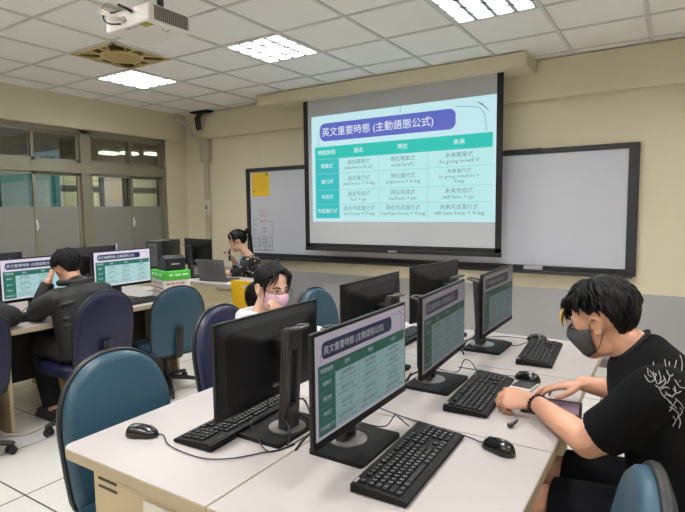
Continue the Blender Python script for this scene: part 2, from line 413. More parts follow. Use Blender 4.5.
# recessed ceiling fan
fan_m = mat('aged_beige_plastic', '#cfb984', 0.6, noise=0.05, nscale=10); fan_d = mat('fan_recess', '#8a7b50', 0.8)
t = thing('ceiling_fan', 'aged beige square ceiling fan grille set in the ceiling grid', 'fan', (gi(-4)+0.3, gj(0)+0.3, ZC))
mb = MB(); mb.b2((-0.29, -0.29, 0.10), (0.29, 0.29, 0.11))
for sx in (-1, 1): mb.b2((sx*0.287-0.004, -0.29, 0), (sx*0.287+0.004, 0.29, 0.1)); mb.b2((-0.29, sx*0.287-0.004, 0), (0.29, sx*0.287+0.004, 0.1))
mb.build('housing', fan_d, t)
mb = MB()
for sx in (-1, 1): mb.b2((sx*0.276-0.014, -0.29, -0.006), (sx*0.276+0.014, 0.29, 0.006)); mb.b2((-0.29, sx*0.276-0.014, -0.006), (0.29, sx*0.276+0.014, 0.006))
mb.build('frame', fan_m, t)
mb = MB()
for k in range(8):
    a = PI/8+k*PI/4
    for da in (-0.16, 0.16):
        mb.tube([(0.15*math.cos(a-da*0.3), 0.15*math.sin(a-da*0.3), 0), (0.31*math.cos(a+da), 0.31*math.sin(a+da), 0)] if max(abs(0.31*math.cos(a+da)), abs(0.31*math.sin(a+da))) < 0.285 else
                [(0.15*math.cos(a-da*0.3), 0.15*math.sin(a-da*0.3), 0), (0.275/max(abs(math.cos(a+da)), abs(math.sin(a+da)))*math.cos(a+da), 0.275/max(abs(math.cos(a+da)), abs(math.sin(a+da)))*math.sin(a+da), 0)], 0.011, 6, flat=0.5, side=(0, 0, 1))
mb.tube([(0.165*math.cos(k*PI/16), 0.165*math.sin(k*PI/16), 0) for k in range(32)], 0.014, 6, closed=True)
mb.build('grille', fan_m, t, smooth=True)
mb = MB(); mb.disc((0, 0, -0.012), 0.15, 0.02, 32); mb.tube([(0.11*math.cos(k*PI/16), 0.11*math.sin(k*PI/16), -0.012) for k in range(32)], 0.005, 6, closed=True)
mb.build('hub_disc', mat('fan_hub', '#b8a36c', 0.55), t, **SM)

# projector
t = thing('projector', 'white ceiling projector with grey side vent hanging from a pole', 'projector', (-2.63, 2.06, 2.50), 0.0)
wp = mat('projector_white', '#e6e2dc', 0.45)
pb = MB().box((0, 0, 0.055), (0.39, 0.29, 0.10), bev=0.012, seg=3).build('body', wp, t, **SM)
mb = MB(); mb.b2((0.1955, -0.11, 0.02), (0.1975, 0.12, 0.095)); mb.build('vent', mat('vent_dark', '#55524d', 0.7), t)
mb = MB()
for k in range(17): y = -0.105+k*0.0137; mb.b2((0.197, y, 0.022), (0.201, y+0.005, 0.093))
mb.build('vent_slat', mat('vent_grey', '#a49f98', 0.6), t)
mb = MB(); mb.b2((0.09, -0.14, 0.0035), (0.16, -0.085, 0.0052)); mb.build('label_sticker', mat('olive_label', '#a29b35', 0.6), t)
mb = MB(); text_bm(mb.bm, 'EPSON', 0.03, Matrix.Translation((0.02, -0.12, 0.004)) @ Matrix.Rotation(PI, 4, 'X') @ Matrix.Identity(4), 0, bold=0.0006)
mb.build('lettering', mat('print_grey', '#6f6d70', 0.6), t)
mb = MB()
for p in ((0.13, 0.0), (0.15, 0.02), (0.12, 0.03)): mb.disc((p[0], p[1], 0.003), 0.006, 0.003, 10)
mb.build('foot_screw', mat('dull_brass', '#7a7150', 0.5), t)
mb = MB(); mb.cyl((0.05, 0.05, 0.105), (0.05, 0.05, ZC-2.50-0.02), 0.02, 14); mb.disc((0.05, 0.05, ZC-2.50-0.015), 0.06, 0.013, 20); mb.box((0.05, 0.05, 0.108), (0.14, 0.1, 0.012))
mb.build('mount_pole', mat('mount_dark', '#3a3836', 0.5), t, **SM)
mb = MB()
for dx, h in ((0.0, 0.0), (0.018, 0.01)):
    mb.tube([(-0.02+dx, -0.145, 0.04), (-0.04+dx, -0.20, 0.05), (-0.13+dx, -0.22, 0.09+h), (-0.15+dx, -0.17, 0.14+h), (-0.08, -0.05, 0.13), (0.04, 0.03, 0.16), (0.045, 0.045, 0.3)], 0.006, 8, sub=6)
mb.tube([(-0.02, -0.145, 0.04), (-0.01, -0.17, 0.042), (0.0, -0.155, 0.05)], 0.01, 8, sub=3)
mb.build('white_cable', mat('cable_beige', '#cfc6ba', 0.5), t, smooth=True)
mb = MB(); mb.tube([(-0.05, -0.145, 0.03), (-0.10, -0.19, 0.03), (-0.14, -0.19, 0.08), (-0.1, -0.12, 0.115), (0.03, 0.04, 0.14), (0.055, 0.05, 0.3)], 0.0045, 8, sub=6)
mb.tube([(0.05, -0.143, 0.075), (0.06, -0.18, 0.08), (0.02, -0.20, 0.10), (-0.02, -0.17, 0.12)], 0.008, 8, sub=4)
mb.build('black_cable', wire_m, t, smooth=True)

# corner conduit, cable bundle, wall switch
pvc = mat('pvc_beige', '#b9b29a', 0.5)
t = thing('cable_conduit', 'bent grey conduit pipe dropping from the ceiling corner into wall trunking', 'conduit', (-5.62, 5.165, 2.42))
MB().tube([(-0.42, -0.06, 0.335), (-0.32, -0.06, 0.33), (-0.22, -0.04, 0.26), (-0.12, -0.02, 0.12), (-0.03, -0.005, 0.03), (0.03, 0.0, 0.0)], 0.024, 12, sub=6).build('pipe', mat('pipe_grey', '#c9c5bb', 0.45), t, smooth=True)
MB().b2((0.0, -0.01, -0.27), (0.16, 0.07, 0.06), bev=0.004).build('junction_box', pvc, t)
MB().b2((0.03, 0.03, -2.40), (0.11, 0.07, -0.27), bev=0.004).build('trunking', pvc, t)
MB().cyl((-0.44, -0.06, 0.30), (-0.44, -0.06, 0.39), 0.035, 14).build('collar', mat('dark_fitting', '#4f4a44', 0.6), t, **SM)
t = thing('cable_bundle', 'dark cable bundle sagging from a gap at the ceiling corner', 'cable', (-5.5, 5.08, 2.80))
mb = MB()
for k in range(6): mb.tube([(0.12-0.02*k, 0.0, 0.02), (0.02-0.018*k, -0.01, -0.06), (-0.02-0.016*k, 0.02, -0.14), (-0.02-0.014*k, 0.03, -0.22)], 0.012, 8, sub=4)
mb.build('cables', mat('dark_cable', '#33322f', 0.6), t, smooth=True)
MB().b2((-0.14, -0.05, 0.0), (0.18, 0.08, 0.018)).build('ceiling_gap', mat('void_black', '#0c0b0a', 0.9), t)
t = thing('wall_switch', 'small white switch box on the wall trunking left of the whiteboard', 'switch', (-5.53, 5.19, 1.53))
MB().box((0, -0.0, 0), (0.07, 0.04, 0.18), bev=0.008).build('plate', mat('switch_white', '#cfcabd', 0.5), t, **SM)
MB().box((0, -0.022, -0.01), (0.03, 0.012, 0.05), bev=0.004).build('rocker', mat('switch_dark', '#5a5650', 0.5), t, **SM)

# ================================================================== FRONT WALL THINGS
t = thing('whiteboard', 'long black framed whiteboard across the front wall behind the projection screen', 'whiteboard', (0, 5.235, 0))
bx0, bx1, bz0, bz1 = -4.80, -0.275, 0.855, 2.02
MB().b2((bx0+0.03, -0.03, bz0+0.03), (bx1-0.03, -0.012, bz1-0.03)).build('board_surface', board_m, t)
mb = MB(); T = 0.062
mb.b2((bx0, -0.045, bz0), (bx0+T, 0, bz1), bev=0.004); mb.b2((bx1-T-0.02, -0.045, bz0), (bx1, 0, bz1), bev=0.004)
mb.b2((bx0, -0.043, bz0), (bx1, 0, bz0+T), bev=0.004); mb.b2((bx0, -0.043, bz1-T*0.8), (bx1, 0, bz1), bev=0.004)
mb.build('frame', board_fr, t)
MB().b2((bx0+0.02, -0.10, bz0-0.012), (bx1-0.02, 0, bz0+0.018), bev=0.004).build('tray', board_fr, t)
MB().b2((-1.42, -0.05, bz1-0.03), (-1.08, -0.043, bz1+0.004)).build('track_cover', mat('track_black', '#1c1c1e', 0.5), t)
rnd = random.Random(3)
mb = MB()
def scribble(x0, x1, z, h, n, mi):
    mb.mi = mi
    for k in range(n):
        x = x0+(x1-x0)*(k+0.5)/n; wd = (x1-x0)/n*0.75
        for q in range(3):
            a = (x+rnd.uniform(-.5, .5)*wd, z+rnd.uniform(-.5, .5)*h); b = (x+rnd.uniform(-.5, .5)*wd, z+rnd.uniform(-.5, .5)*h)
            if (Vector(a)-Vector(b)).length > 0.008: mb.tube([(a[0], -0.0315, a[1]), (b[0], -0.0315, b[1])], 0.0022, 4)
scribble(-4.60, -4.44, 1.48, 0.05, 4, 1); scribble(-4.60, -4.40, 1.41, 0.05, 5, 1); scribble(-4.58, -4.48, 1.34, 0.04, 2, 1)
for z in (1.36, 1.29, 1.22, 1.16): scribble(-4.71, -4.64, z, 0.035, 2, 0)
for z in (1.24, 1.19): scribble(-4.56, -4.46, z, 0.035, 3, 0)
for z in (1.10, 1.05, 1.0, 0.96): scribble(-4.70, -4.40, z, 0.04, 8, 0)
mb.mi = 0
for a, b in (((-4.60, 1.13), (-4.38, 1.13)), ((-4.60, 1.07), (-4.38, 1.07)), ((-4.60, 1.02), (-4.38, 1.02)), ((-4.60, 0.95), (-4.38, 0.95)), ((-4.60, 0.95), (-4.60, 1.13)), ((-4.5, 0.95), (-4.5, 1.13)), ((-4.38, 0.95), (-4.38, 1.33)), ((-4.58, 1.33), (-4.38, 1.33))):
    mb.tube([(a[0], -0.0315, a[1]), (b[0], -0.0315, b[1])], 0.002, 4)
mb.build('handwriting', [mat('marker_black', '#3c3c44', 0.6), mat('marker_red', '#b8453f', 0.6)], t)
t = thing('yellow_notice', 'yellow paper notice at the upper left corner of the whiteboard', 'notice', (-4.555, 5.2005, 1.805))
MB().box((0, 0, 0), (0.30, 0.002, 0.30)).build('sheet', mat('yellow_paper', '#e2b928', 0.7), t)
rnd = random.Random(5)
for k in range(8):
    mb = MB(); z = 0.10-k*0.026; x = -0.12; zz = []
    while x < 0.11:
        l_ = rnd.uniform(0.01, 0.03); mb.b2((x, -0.0016, z), (x+l_, -0.001, z+0.005)); x += l_+0.008
    mb.build('print_line', mat('notice_print', '#9a7a22', 0.7), t)
mb = MB(); mb.cyl((0.11, -0.001, 0.125), (0.11, -0.008, 0.125), 0.012, 12); mb.cyl((-0.11, -0.001, -0.09), (-0.11, -0.008, -0.09), 0.012, 12)
mb.build('magnet', mat('magnet_brown', '#5a4320', 0.5), t)
t = thing('board_eraser', 'small grey felt eraser on the tray under the whiteboard', 'eraser', (-1.13, 5.165, 0.874))
MB().box((0, 0, 0.025), (0.17, 0.05, 0.035), bev=0.005).build('grip', mat('eraser_grey', '#a9a9a9', 0.5), t)
MB().box((0, 0, 0.006), (0.165, 0.045, 0.012)).build('felt', mat('eraser_felt', '#55555a', 0.9), t)

t = thing('projection_screen', 'lowered projection screen with black border showing a teal grammar table', 'projection screen', (-2.5, 4.92, 0))
fabric = mat('screen_fabric', '#b9bcc1', 0.85)
MB().b2((-1.13, 0.0, 1.03), (1.13, 0.006, 2.72)).build('fabric', fabric, t)
mb = MB(); e = -0.002
mb.b2((-1.135, e-0.002, 1.03), (-1.075, e, 2.71)); mb.b2((1.075, e-0.002, 1.03), (1.135, e, 2.71)); mb.b2((-1.135, e-0.002, 1.03), (1.135, e, 1.09))
mb.build('black_border', mat('border_black', '#0e0f12', 0.7), t)
MB().b2((-1.137, -0.012, 1.005), (1.137, 0.018, 1.045), bev=0.006).build('weight_bar', mat('bar_black', '#131417', 0.45), t)
MB().b2((-0.05, -0.0135, 1.016), (0.05, -0.012, 1.034)).build('maker_badge', mat('badge_grey', '#9fa0a4', 0.4), t)
o = link('glowing_slide_image', slide_glow, t, (0.025, -0.003, 1.925), (0, 0, -PI/2), (1, 1.313, 1.31)); o['brightness'] = 1.0  # slide glows by itself; the projector casts no light on the fabric
# ================================================================== DESKS
ZD = 0.74
def rr(x0, y0, x1, y1, rad, seg=4):
    """rounded rectangle; rad = radii at (x0y0, x1y0, x1y1, x0y1)"""
    out = []
    for (cx, cy, r, a0) in ((x1-rad[1], y0+rad[1], rad[1], -90), (x1-rad[2], y1-rad[2], rad[2], 0), (x0+rad[3], y1-rad[3], rad[3], 90), (x0+rad[0], y0+rad[0], rad[0], 180)):
        if r < 1e-4: out.append((cx, cy)); continue
        for k in range(seg+1): a = math.radians(a0+90*k/seg); out.append((cx+r*math.cos(a), cy+r*math.sin(a)))
    return out
def desk(x0, x1, y0, y1, label, rad, user, group, end_panel=True, socket=False):
    t = thing('computer_desk', label, 'desk', ((x0+x1)/2, (y0+y1)/2, 0), 0, group)
    hx, hy = (x1-x0)/2, (y1-y0)/2
    mb = MB(); out = rr(-hx, -hy, hx, hy, rad)
    mb.rings([[(x, y, z) for x, y in out] for z in (ZD-0.034, ZD-0.002)])
    mb.mi = 1; inn = rr(-hx+0.002, -hy+0.002, hx-0.002, hy-0.002, [max(r-0.002, 0) for r in rad]); mb.rings([[(x, y, z) for x, y in inn] for z in (ZD-0.0025, ZD)])
    mb.build('desktop', [edge_m, laminate], t)
    for sy in (-1, 1):
        mb = MB(); yy = sy*(hy-0.05)
        if user > 0: mb.b2((-hx+0.02, yy-0.011, 0.0), (hx-0.17, yy+0.011, ZD-0.034))
        else: mb.b2((-hx+0.11, yy-0.011, 0.0), (hx-0.02, yy+0.011, ZD-0.034))
        p = mb.build('side_panel', panel_m, t)
        if socket and sy < 0:
            mb = MB(); xs = -hx+0.135
            for k in range(2): mb.b2((xs, yy-0.0135, ZD-0.085-k*0.025), (xs+0.09, yy-0.0105, ZD-0.078-k*0.025))
            mb.build('slot_vent', mat('slot_dark', '#3d372e', 0.7), p)
            MB().b2((-hx+0.36, yy-0.022, ZD-0.165), (-hx+0.48, yy-0.0112, ZD-0.085), bev=0.004).build('power_socket', mat('socket_white', '#ddd8cf', 0.45), p)
    s_ = -1 if user > 0 else 1
    MB().b2((s_*(hx-0.05)-0.009, -hy+0.062, 0.22), (s_*(hx-0.05)+0.009, hy-0.062, ZD-0.034)).build('modesty_panel', mat('dark_modesty', '#2c2a28', 0.7), t)
    return t
G1 = 'desks of the front island'; G2 = 'desks of the window island'
SEAM = [0.86, 1.608, 2.356, 3.04]
wl = ['nearest to the camera', 'in the middle of its row', 'at the far end of its row']
for k in range(3):
    r = 0.035 if k == 0 else 0.0; r2 = 0.035 if k == 2 else 0.0
    what = ['nearest, by the empty teal chair', 'in the middle, in front of the girl', 'at the far end, past the girl'][k]
    desk(-1.612, -0.9625, SEAM[k]+0.001, SEAM[k+1]-0.001, 'pale desk, left side of front island, '+what, (r, 0, 0, r2), -1, G1, socket=(k == 0))
    what = ['nearest, with the brightest screen on it', 'with the phone and tablet on it', 'at the far end by the grey wall'][k]
    desk(-0.960, -0.285, SEAM[k]+0.001, SEAM[k+1]-0.001, 'pale desk, right side of front island, '+what, (0, r, r2, 0), 1, G1)
for k in range(3):
    r = 0.035 if k == 0 else 0.0; r2 = 0.035 if k == 2 else 0.0
    what = ['at the left edge of the picture, with the black backpack', 'under the arms of the hooded person', 'with the green and white carton on it'][k]
    desk(-4.15, -3.50, SEAM[k]+0.001, SEAM[k+1]+0.05*(k == 2)-0.001, 'pale window island desk, '+what, (0, r, r2, 0), 1, G2)
    what = ['at the left edge', 'behind the black hooded person', 'behind the bright screen'][k]
    desk(-4.80, -4.156, SEAM[k]+0.001, SEAM[k+1]+0.24*(k == 2)-0.001, 'pale desk against the windows, '+what, (r, 0, 0, r2), -1, G2)

# ================================================================== MONITORS
def make_monitor(label):
    """screen faces local +X, base centre at origin"""
    t = thing('computer_monitor', label, 'monitor', (0, 0, 0), 0, 'computer monitors on the desks')
    mb = MB(); mb.rings([[(x, y, z) for x, y in rr(-0.095, -0.125, 0.095, 0.125, (0.012,)*4)] for z in (0, 0.013)])
    b_ = mb.build('base_plate', black_mat, t)
    mb = MB(); mb.disc((-0.03, 0, 0.013), 0.062, 0.004, 32); mb.build('swivel_disc', ring_m, b_, **SM)
    # upright: slightly leaning flat column with a slot
    R = Matrix.Rotation(-0.07, 3, 'Y'); h = 0.335
    mb = MB()
    for sy in (-1, 1): mb.box(Vector((-0.035-0.012, sy*0.027, 0.015+h/2)), (0.03, 0.024, h), rot=R, bev=0.004)
    mb.box(Vector((-0.035-0.012, 0, 0.015+h*0.12)), (0.03, 0.05, h*0.24), rot=R); mb.box(Vector((-0.035-0.024, 0, 0.015+h*0.9)), (0.03, 0.05, h*0.2), rot=R)
    mb.box(Vector((-0.035-0.006, 0, 0.015+h*0.5)), (0.012, 0.05, h*0.9), rot=R)
    c_ = mb.build('column', stand_m, t)
    mb = MB(); zt = 0.352; xb = -0.055
    mb.tube([(xb+0.01, -0.033, zt-0.02), (xb, -0.035, zt), (xb-0.03, -0.035, zt+0.006), (xb-0.052, -0.022, zt+0.009), (xb-0.056, 0, zt+0.009), (xb-0.052, 0.022, zt+0.009), (xb-0.03, 0.035, zt+0.006), (xb, 0.035, zt), (xb+0.01, 0.033, zt-0.02)], 0.006, 8, sub=3, flat=0.8)
    mb.build('carry_handle', mat('handle_grey', '#5d5c59', 0.35, metal=0.6), c_, smooth=True)
    mb = MB(); mb.box((-0.015, 0, 0.285), (0.05, 0.06, 0.06), bev=0.008); mb.build('tilt_arm', black_pl, t, **SM)
    # display head, leaning back a touch
    zc, Hh, Wd = 0.272, 0.305, 0.535
    mb = MB(); mb.box((0.058, 0, zc), (0.014, Wd, Hh), bev=0.003)
    head = mb.build('display', black_pl, t, **SM)
    mb = MB()
    mb.rings([[(x, y*wy, zc+z*hz) for y, z in rr(-1, -1, 1, 1, (0.15,)*4, 3)] for x, wy, hz in ((0.052, Wd*0.49, Hh*0.48), (0.035, Wd*0.44, Hh*0.40), (0.012, Wd*0.22, Hh*0.25), (0.010, Wd*0.2, Hh*0.22))])
    mb.build('rear_shell', black_mat, head)
    mb = MB(); mb.box((0.0655, 0, zc-Hh/2+0.009), (0.002, Wd-0.004, 0.018)); mb.build('chin_bezel', black_mat, head)
    o = link('screen_image', slide_mon, head, (0.0658, 0, zc+0.006), (0, 0, 0), (1, (Wd-0.018)/1.6, (Hh-0.03)/0.9)); o['brightness'] = 1.0
    mb = MB()
    for k, (y, m_) in enumerate(((-0.05, 0), (-0.015, 1), (0.03, 0))): mb.mi = m_; mb.box((0.02, y, 0.18), (0.02, 0.022, 0.012))
    mb.build('port', [mat('port_grey', '#77777a', 0.4), mat('port_white', '#cfcfd0', 0.4)], head)
    mb = MB()
    for y, y2 in ((-0.05, 0.05), (-0.015, -0.03)): mb.tube([(0.018, y, 0.178), (0.005, y, 0.13), (-0.03, y2*0.6, 0.07), (-0.07, y2, 0.05), (-0.10, y2*1.5, 0.03), (-0.108, y2*2.0, 0.007)], 0.0035, 6, sub=5)
    mb.build('video_cable', wire_m, t, smooth=True)
    return t
MON0 = None
def monitor(x, y, rz, label, bright=1.0, head_rz=0.0, head_dy=0.0, dz=0.0):
    global MON0
    if MON0 is None: MON0 = make_monitor(label); t = MON0
    else: t = copy_tree(MON0); t['label'] = label
    t.location = (x, y, ZD); t.rotation_euler = (0, 0, rz)
    for c in t.children_recursive:
        if c.name.startswith('screen_image'): c['brightness'] = bright  # low values paint in the dimming of an obliquely seen screen
        if c.name.startswith('display'): c.rotation_euler = (0, 0, head_rz); c.location = (0, head_dy, dz)
    return t
monitor(-0.818, 1.35, 0, 'monitor with the brightest slide in the front island, nearest to the camera on the right', 0.36, 0.0, -0.045)
monitor(-0.822, 2.02, 0, 'monitor with a dim slide facing the person in the black t-shirt', 0.17, 0.055, -0.075)
monitor(-0.81, 2.69, 0, 'monitor with a dim slide at the far right end of the front island', 0.13, 0.0, -0.04)
monitor(-1.10, 1.325, PI, 'monitor nearest to the camera on the left, showing its black back and stand', 0.9, 0.0, -0.03, dz=-0.03)
monitor(-1.10, 2.04, PI, 'monitor seen from its black back, right of the girl in the pink mask', 0.9, 0.0, -0.03)
monitor(-1.085, 2.77, PI, 'monitor seen from its black back, furthest of the front island, below the projection screen', 0.9, -0.12, 0.0)
monitor(-3.90, 1.98, 0, 'lit monitor partly hidden by the head of the person in the black jacket', 0.85, 0, 0.0)
monitor(-3.91, 2.66, 0, 'lit monitor with a clear slide beside the green and white carton', 0.9, 0, 0.0)
monitor(-4.40, 2.72, PI, 'black back of a monitor between the hooded person and the clear lit slide', 0.9, 0, 0.0)
monitor(-4.40, 1.90, PI, 'black back of a monitor behind the left lit screen by the window', 0.9, 0, 0.0)
monitor(-4.72, 3.12, PI/2-0.62, 'monitor turned edge-on on the far window desk, below the frosted window', 0.9, 0, 0.0)

# ================================================================== KEYBOARDS
def keycap(wu, hu):
    mb = MB(); w_, d_ = wu*0.019-0.003, hu*0.019-0.003
    mb.rings([[(x*d_/2*s_, y*w_/2*s2, z) for x, y in ((-1, -1), (1, -1), (1, 1), (-1, 1))] for s_, s2, z in ((1, 1, 0), (0.86, 0.9, 0.006))])
    if wu < 2 and hu == 1:
        mb.mi = 1; mb.quad([(-0.003, -0.003, 0.0062), (0.0, -0.003, 0.0062), (0.0, 0.0005, 0.0062), (-0.003, 0.0005, 0.0062)])
        mb.quad([(0.002, 0.001, 0.0062), (0.0045, 0.001, 0.0062), (0.0045, 0.0035, 0.0062), (0.002, 0.0035, 0.0062)])
    return mb.mesh('key', [key_m, key_print])
KEYS = {}
def layout():
    out = []; rows = []
    r0 = [(1, 0)]+[(1, 2+k) for k in range(4)]+[(1, 6.5+k) for k in range(4)]+[(1, 11+k) for k in range(4)]
    r1 = [(1, k) for k in range(13)]+[(2, 13)]
    r2 = [(1.5, 0)]+[(1, 1.5+k) for k in range(12)]+[(1.5, 13.5)]
    r3 = [(1.75, 0)]+[(1, 1.75+k) for k in range(11)]+[(2.25, 12.75)]
    r4 = [(2.25, 0)]+[(1, 2.25+k) for k in range(10)]+[(2.75, 12.25)]
    r5 = [(1.25, 0), (1.25, 1.25), (1.25, 2.5), (6.25, 3.75), (1.25, 10), (1.25, 11.25), (1.25, 12.5), (1.25, 13.75)]
    nav = [[15.3, 16.3, 17.3]]*3+[[], [16.3], [15.3, 16.3, 17.3]]
    for k, r in enumerate((r0, r1, r2, r3, r4, r5)):
        for w_, p in r+[(1, q) for q in nav[k]]: out.append((w_, 1, p+w_/2, k+(0.25 if k else 0)+0.5))
    for k in range(1, 6):
        for c in range(4):
            if c == 3 and k in (2, 3, 4, 5):
                if k in (2, 4): out.append((1, 2, 18.6+3.5, k+0.25+1))
            elif k == 5 and c == 0: out.append((2, 1, 18.6+1, 5.75))
            elif k == 5 and c == 1: continue
            else: out.append((1, 1, 18.6+c+0.5, k+0.75))
    return out
def make_keyboard(label, detailed):
    """user sits at local +X; left side of the keyboard at local -Y"""
    t = thing('keyboard', label, 'keyboard', (0, 0, 0), 0, 'black keyboards on the desks')
    mb = MB(); prof = [(-0.078, 0.002), (0.078, 0.002), (0.083, 0.007), (0.080, 0.013), (0.068, 0.0165), (-0.064, 0.026), (-0.078, 0.023)]
    mb.rings([[(x, y, z) for x, z in prof] for y in (-0.226, 0.226)])
    mb.build('case', black_mat, t)
    sl = -math.atan2(0.0095, 0.132)
    lst = layout(); one = None if detailed else MB()
    for w_, h_, cy, cx in lst:
        y = (cy-22.6/2)*0.019; x = -0.060+cx*0.0193
        z = 0.0165+(0.068-x)*0.0095/0.132
        if detailed:
            if (w_, h_) not in KEYS: KEYS[(w_, h_)] = keycap(w_, h_)
            link('key', KEYS[(w_, h_)], t, (x, y, z), (0, sl*-1, 0))
        else:
            one.box((x, y, z+0.002), (h_*0.019-0.003, w_*0.019-0.003, 0.006))
    if one: one.build('key_block', key_m, t)
    mb = MB(); mb.box((-0.069, -0.205, 0.0266), (0.006, 0.022, 0.0008))
    mb.build('maker_mark', mat('mark_grey', '#b9b9bb', 0.5), t)
    mb = MB(); mb.box((-0.066, 0.17, 0.0265), (0.004, 0.03, 0.001)); mb.build('indicator_strip', mat('indicator', '#3d403c', 0.4), t)
    return t
KB = [None, None]
def keyboard(x, y, rz, label, detailed=True):
    k = 0 if detailed else 1
    if KB[k] is None: KB[k] = make_keyboard(label, detailed); t = KB[k]
    else: t = copy_tree(KB[k]); t['label'] = label
    t.location = (x, y, ZD+0.0005); t.rotation_euler = (0, 0, rz); return t
keyboard(-0.618, 1.335, 0.03, 'black keyboard in front of the brightest near monitor on the right')
keyboard(-0.620, 1.975, 0.05, 'black keyboard beside the hands of the person in the black t-shirt')
keyboard(-0.545, 2.685, 0.07, 'black keyboard at the far right end of the front island')
keyboard(-1.255, 1.295, PI+0.05, 'black keyboard under the near left monitor seen from behind')
keyboard(-1.27, 2.66, PI, 'black keyboard at the far left of the front island, partly hidden by monitors', False)
keyboard(-3.66, 2.62, 0.04, 'black keyboard under the lit monitor by the green and white carton', False)
keyboard(-3.768, 1.625, 0.0, 'black keyboard under the arms of the person in the black jacket', False)

# ================================================================== MICE
gloss_black = mat('gloss_black', '#0d0d0f', 0.22, coat=0.4)
def make_mouse(label):
    t = thing('computer_mouse', label, 'mouse', (0, 0, 0), 0, 'black mice on the desks')
    mb = MB(); R = []
    L = 0.056
    for k in range(13):
        u = -1+2*k/12; u = max(-0.985, min(0.985, u)); f = math.sqrt(1-u*u)**0.75; x = u*L
        hw = 0.031*f*(1-0.12*math.exp(-((u-0.1)/0.35)**2)); hh = 0.037*f*(1-0.18*u)
        R.append([(x, hw*math.cos(a)*(1.0 if math.sin(a) >= 0 else 1.0), max(0.001, 0.004+hh*math.sin(a)) if math.sin(a) > -0.2 else 0.001) for a in (2*PI*q/18 for q in range(18))])
    mb.rings(R); mb.build('shell', gloss_black, t, smooth=True)
    MB().tube([(0.030, -0.004, 0.027), (0.030, 0.004, 0.027)], 0.009, 14).build('scroll_wheel', mat('wheel_grey', '#3a3a3d', 0.5), t, **SM)
    mb = MB(); mb.tube([(0.050, 0, 0.020), (0.030, 0, 0.0335), (0.0, 0, 0.0412)], 0.0009, 5, sub=4); mb.build('button_seam', mat('seam_grey', '#2e2e30', 0.6), t)
    return t
MOUSE0 = None
def mouse(x, y, rz, label, cord):
    """local +X is the front of the mouse; cord in world coordinates"""
    global MOUSE0
    if MOUSE0 is None: MOUSE0 = make_mouse(label); t = MOUSE0
    else: t = copy_tree(MOUSE0); t['label'] = label
    t.location = (x, y, ZD+0.0005); t.rotation_euler = (0, 0, rz)
    return t, (x, y, rz, cord)
def add_cord(t, spec):
    x, y, rz, cord = spec
    Mi = (Matrix.Translation((x, y, ZD)) @ Matrix.Rotation(rz, 4, 'Z')).inverted()
    pts = [(0.053, 0, 0.008), (0.075, 0, 0.0045)]+[tuple(Mi @ Vector((a, b, ZD+0.004+(c if len(r_) else 0)))) for a, b, *r_ in cord for c in [r_[0] if r_ else 0]]
    MB().tube(pts, 0.002, 6, sub=5).build('cord', wire_m, t, smooth=True)
ms = [mouse(-1.455, 1.045, 0.45, 'glossy black mouse near the corner of the near left desk', [(-1.33, 1.045), (-1.25, 1.03), (-1.15, 1.035), (-1.08, 1.08), (-1.03, 1.15), (-0.99, 1.22), (-0.985, 1.40)]),
      mouse(-0.425, 1.535, PI-0.35, 'glossy black mouse right of the nearest keyboard on the right', [(-0.53, 1.575), (-0.66, 1.60), (-0.80, 1.62), (-0.93, 1.66)]),
      mouse(-0.505, 2.245, PI-0.2, 'glossy black mouse behind the white phone on the middle right desk', [(-0.60, 2.255), (-0.70, 2.27), (-0.82, 2.27)]),
      mouse(-0.615, 2.945, PI-0.15, 'glossy black mouse at the far end, against the grey wall', [(-0.72, 2.96), (-0.80, 2.95), (-0.88, 2.88)])]
for t_, sp_ in ms: add_cord(t_, sp_)
# loose cables
def cable(pts, label, r=0.0022):
    o = MB().tube(pts, r, 6, sub=6).build('cable', wire_m, None, smooth=True); tag(o, label, 'cable', 'loose cables on the desks'); return o
zt = ZD+0.003
cable([(-0.705, 1.50, ZD+0.03), (-0.74, 1.50, ZD+0.05), (-0.765, 1.52, ZD+0.05), (-0.79, 1.50, zt+0.01), (-0.85, 1.50, zt), (-0.93, 1.52, zt), (-0.95, 1.60, zt)], 'thin black cable looping from the nearest right keyboard behind its monitor base')
cable([(-0.70, 2.17, ZD+0.03), (-0.73, 2.19, ZD+0.06), (-0.77, 2.21, ZD+0.06), (-0.80, 2.20, zt), (-0.90, 2.21, zt), (-0.97, 2.28, zt)], 'thin black cable arching beside the middle right monitor base')
cable([(-0.62, 2.85, ZD+0.03), (-0.66, 2.80, ZD+0.012), (-0.70, 2.78, zt), (-0.76, 2.86, zt), (-0.90, 2.85, zt), (-0.96, 2.75, zt)], 'thin black cable between the far right keyboard and its monitor base')
cable([(-0.93, 1.75, zt), (-0.95, 1.85, zt+0.004), (-0.94, 1.95, zt), (-0.97, 2.08, zt)], 'thick black cable between the two middle monitor bases', 0.004)
cable([(-1.17, 1.45, ZD+0.028), (-1.12, 1.48, ZD+0.05), (-1.05, 1.44, ZD+0.01), (-1.0, 1.42, zt), (-0.98, 1.30, zt), (-0.955, 1.22, zt)], 'thick black cables hanging at the stand of the near left monitor', 0.004)
cable([(-1.155, 1.33, ZD+0.12), (-1.15, 1.31, ZD+0.05), (-1.17, 1.26, ZD+0.035), (-1.10, 1.20, ZD+0.03), (-1.02, 1.17, zt), (-0.98, 1.25, zt)], 'thin black cable dropping from the back of the near left monitor')
cable([(-0.94, 2.45, zt), (-0.90, 2.52, zt+0.01), (-0.87, 2.49, zt), (-0.92, 2.60, zt), (-0.95, 2.72, zt)], 'tangled black cable left of the far right monitor base', 0.0035)

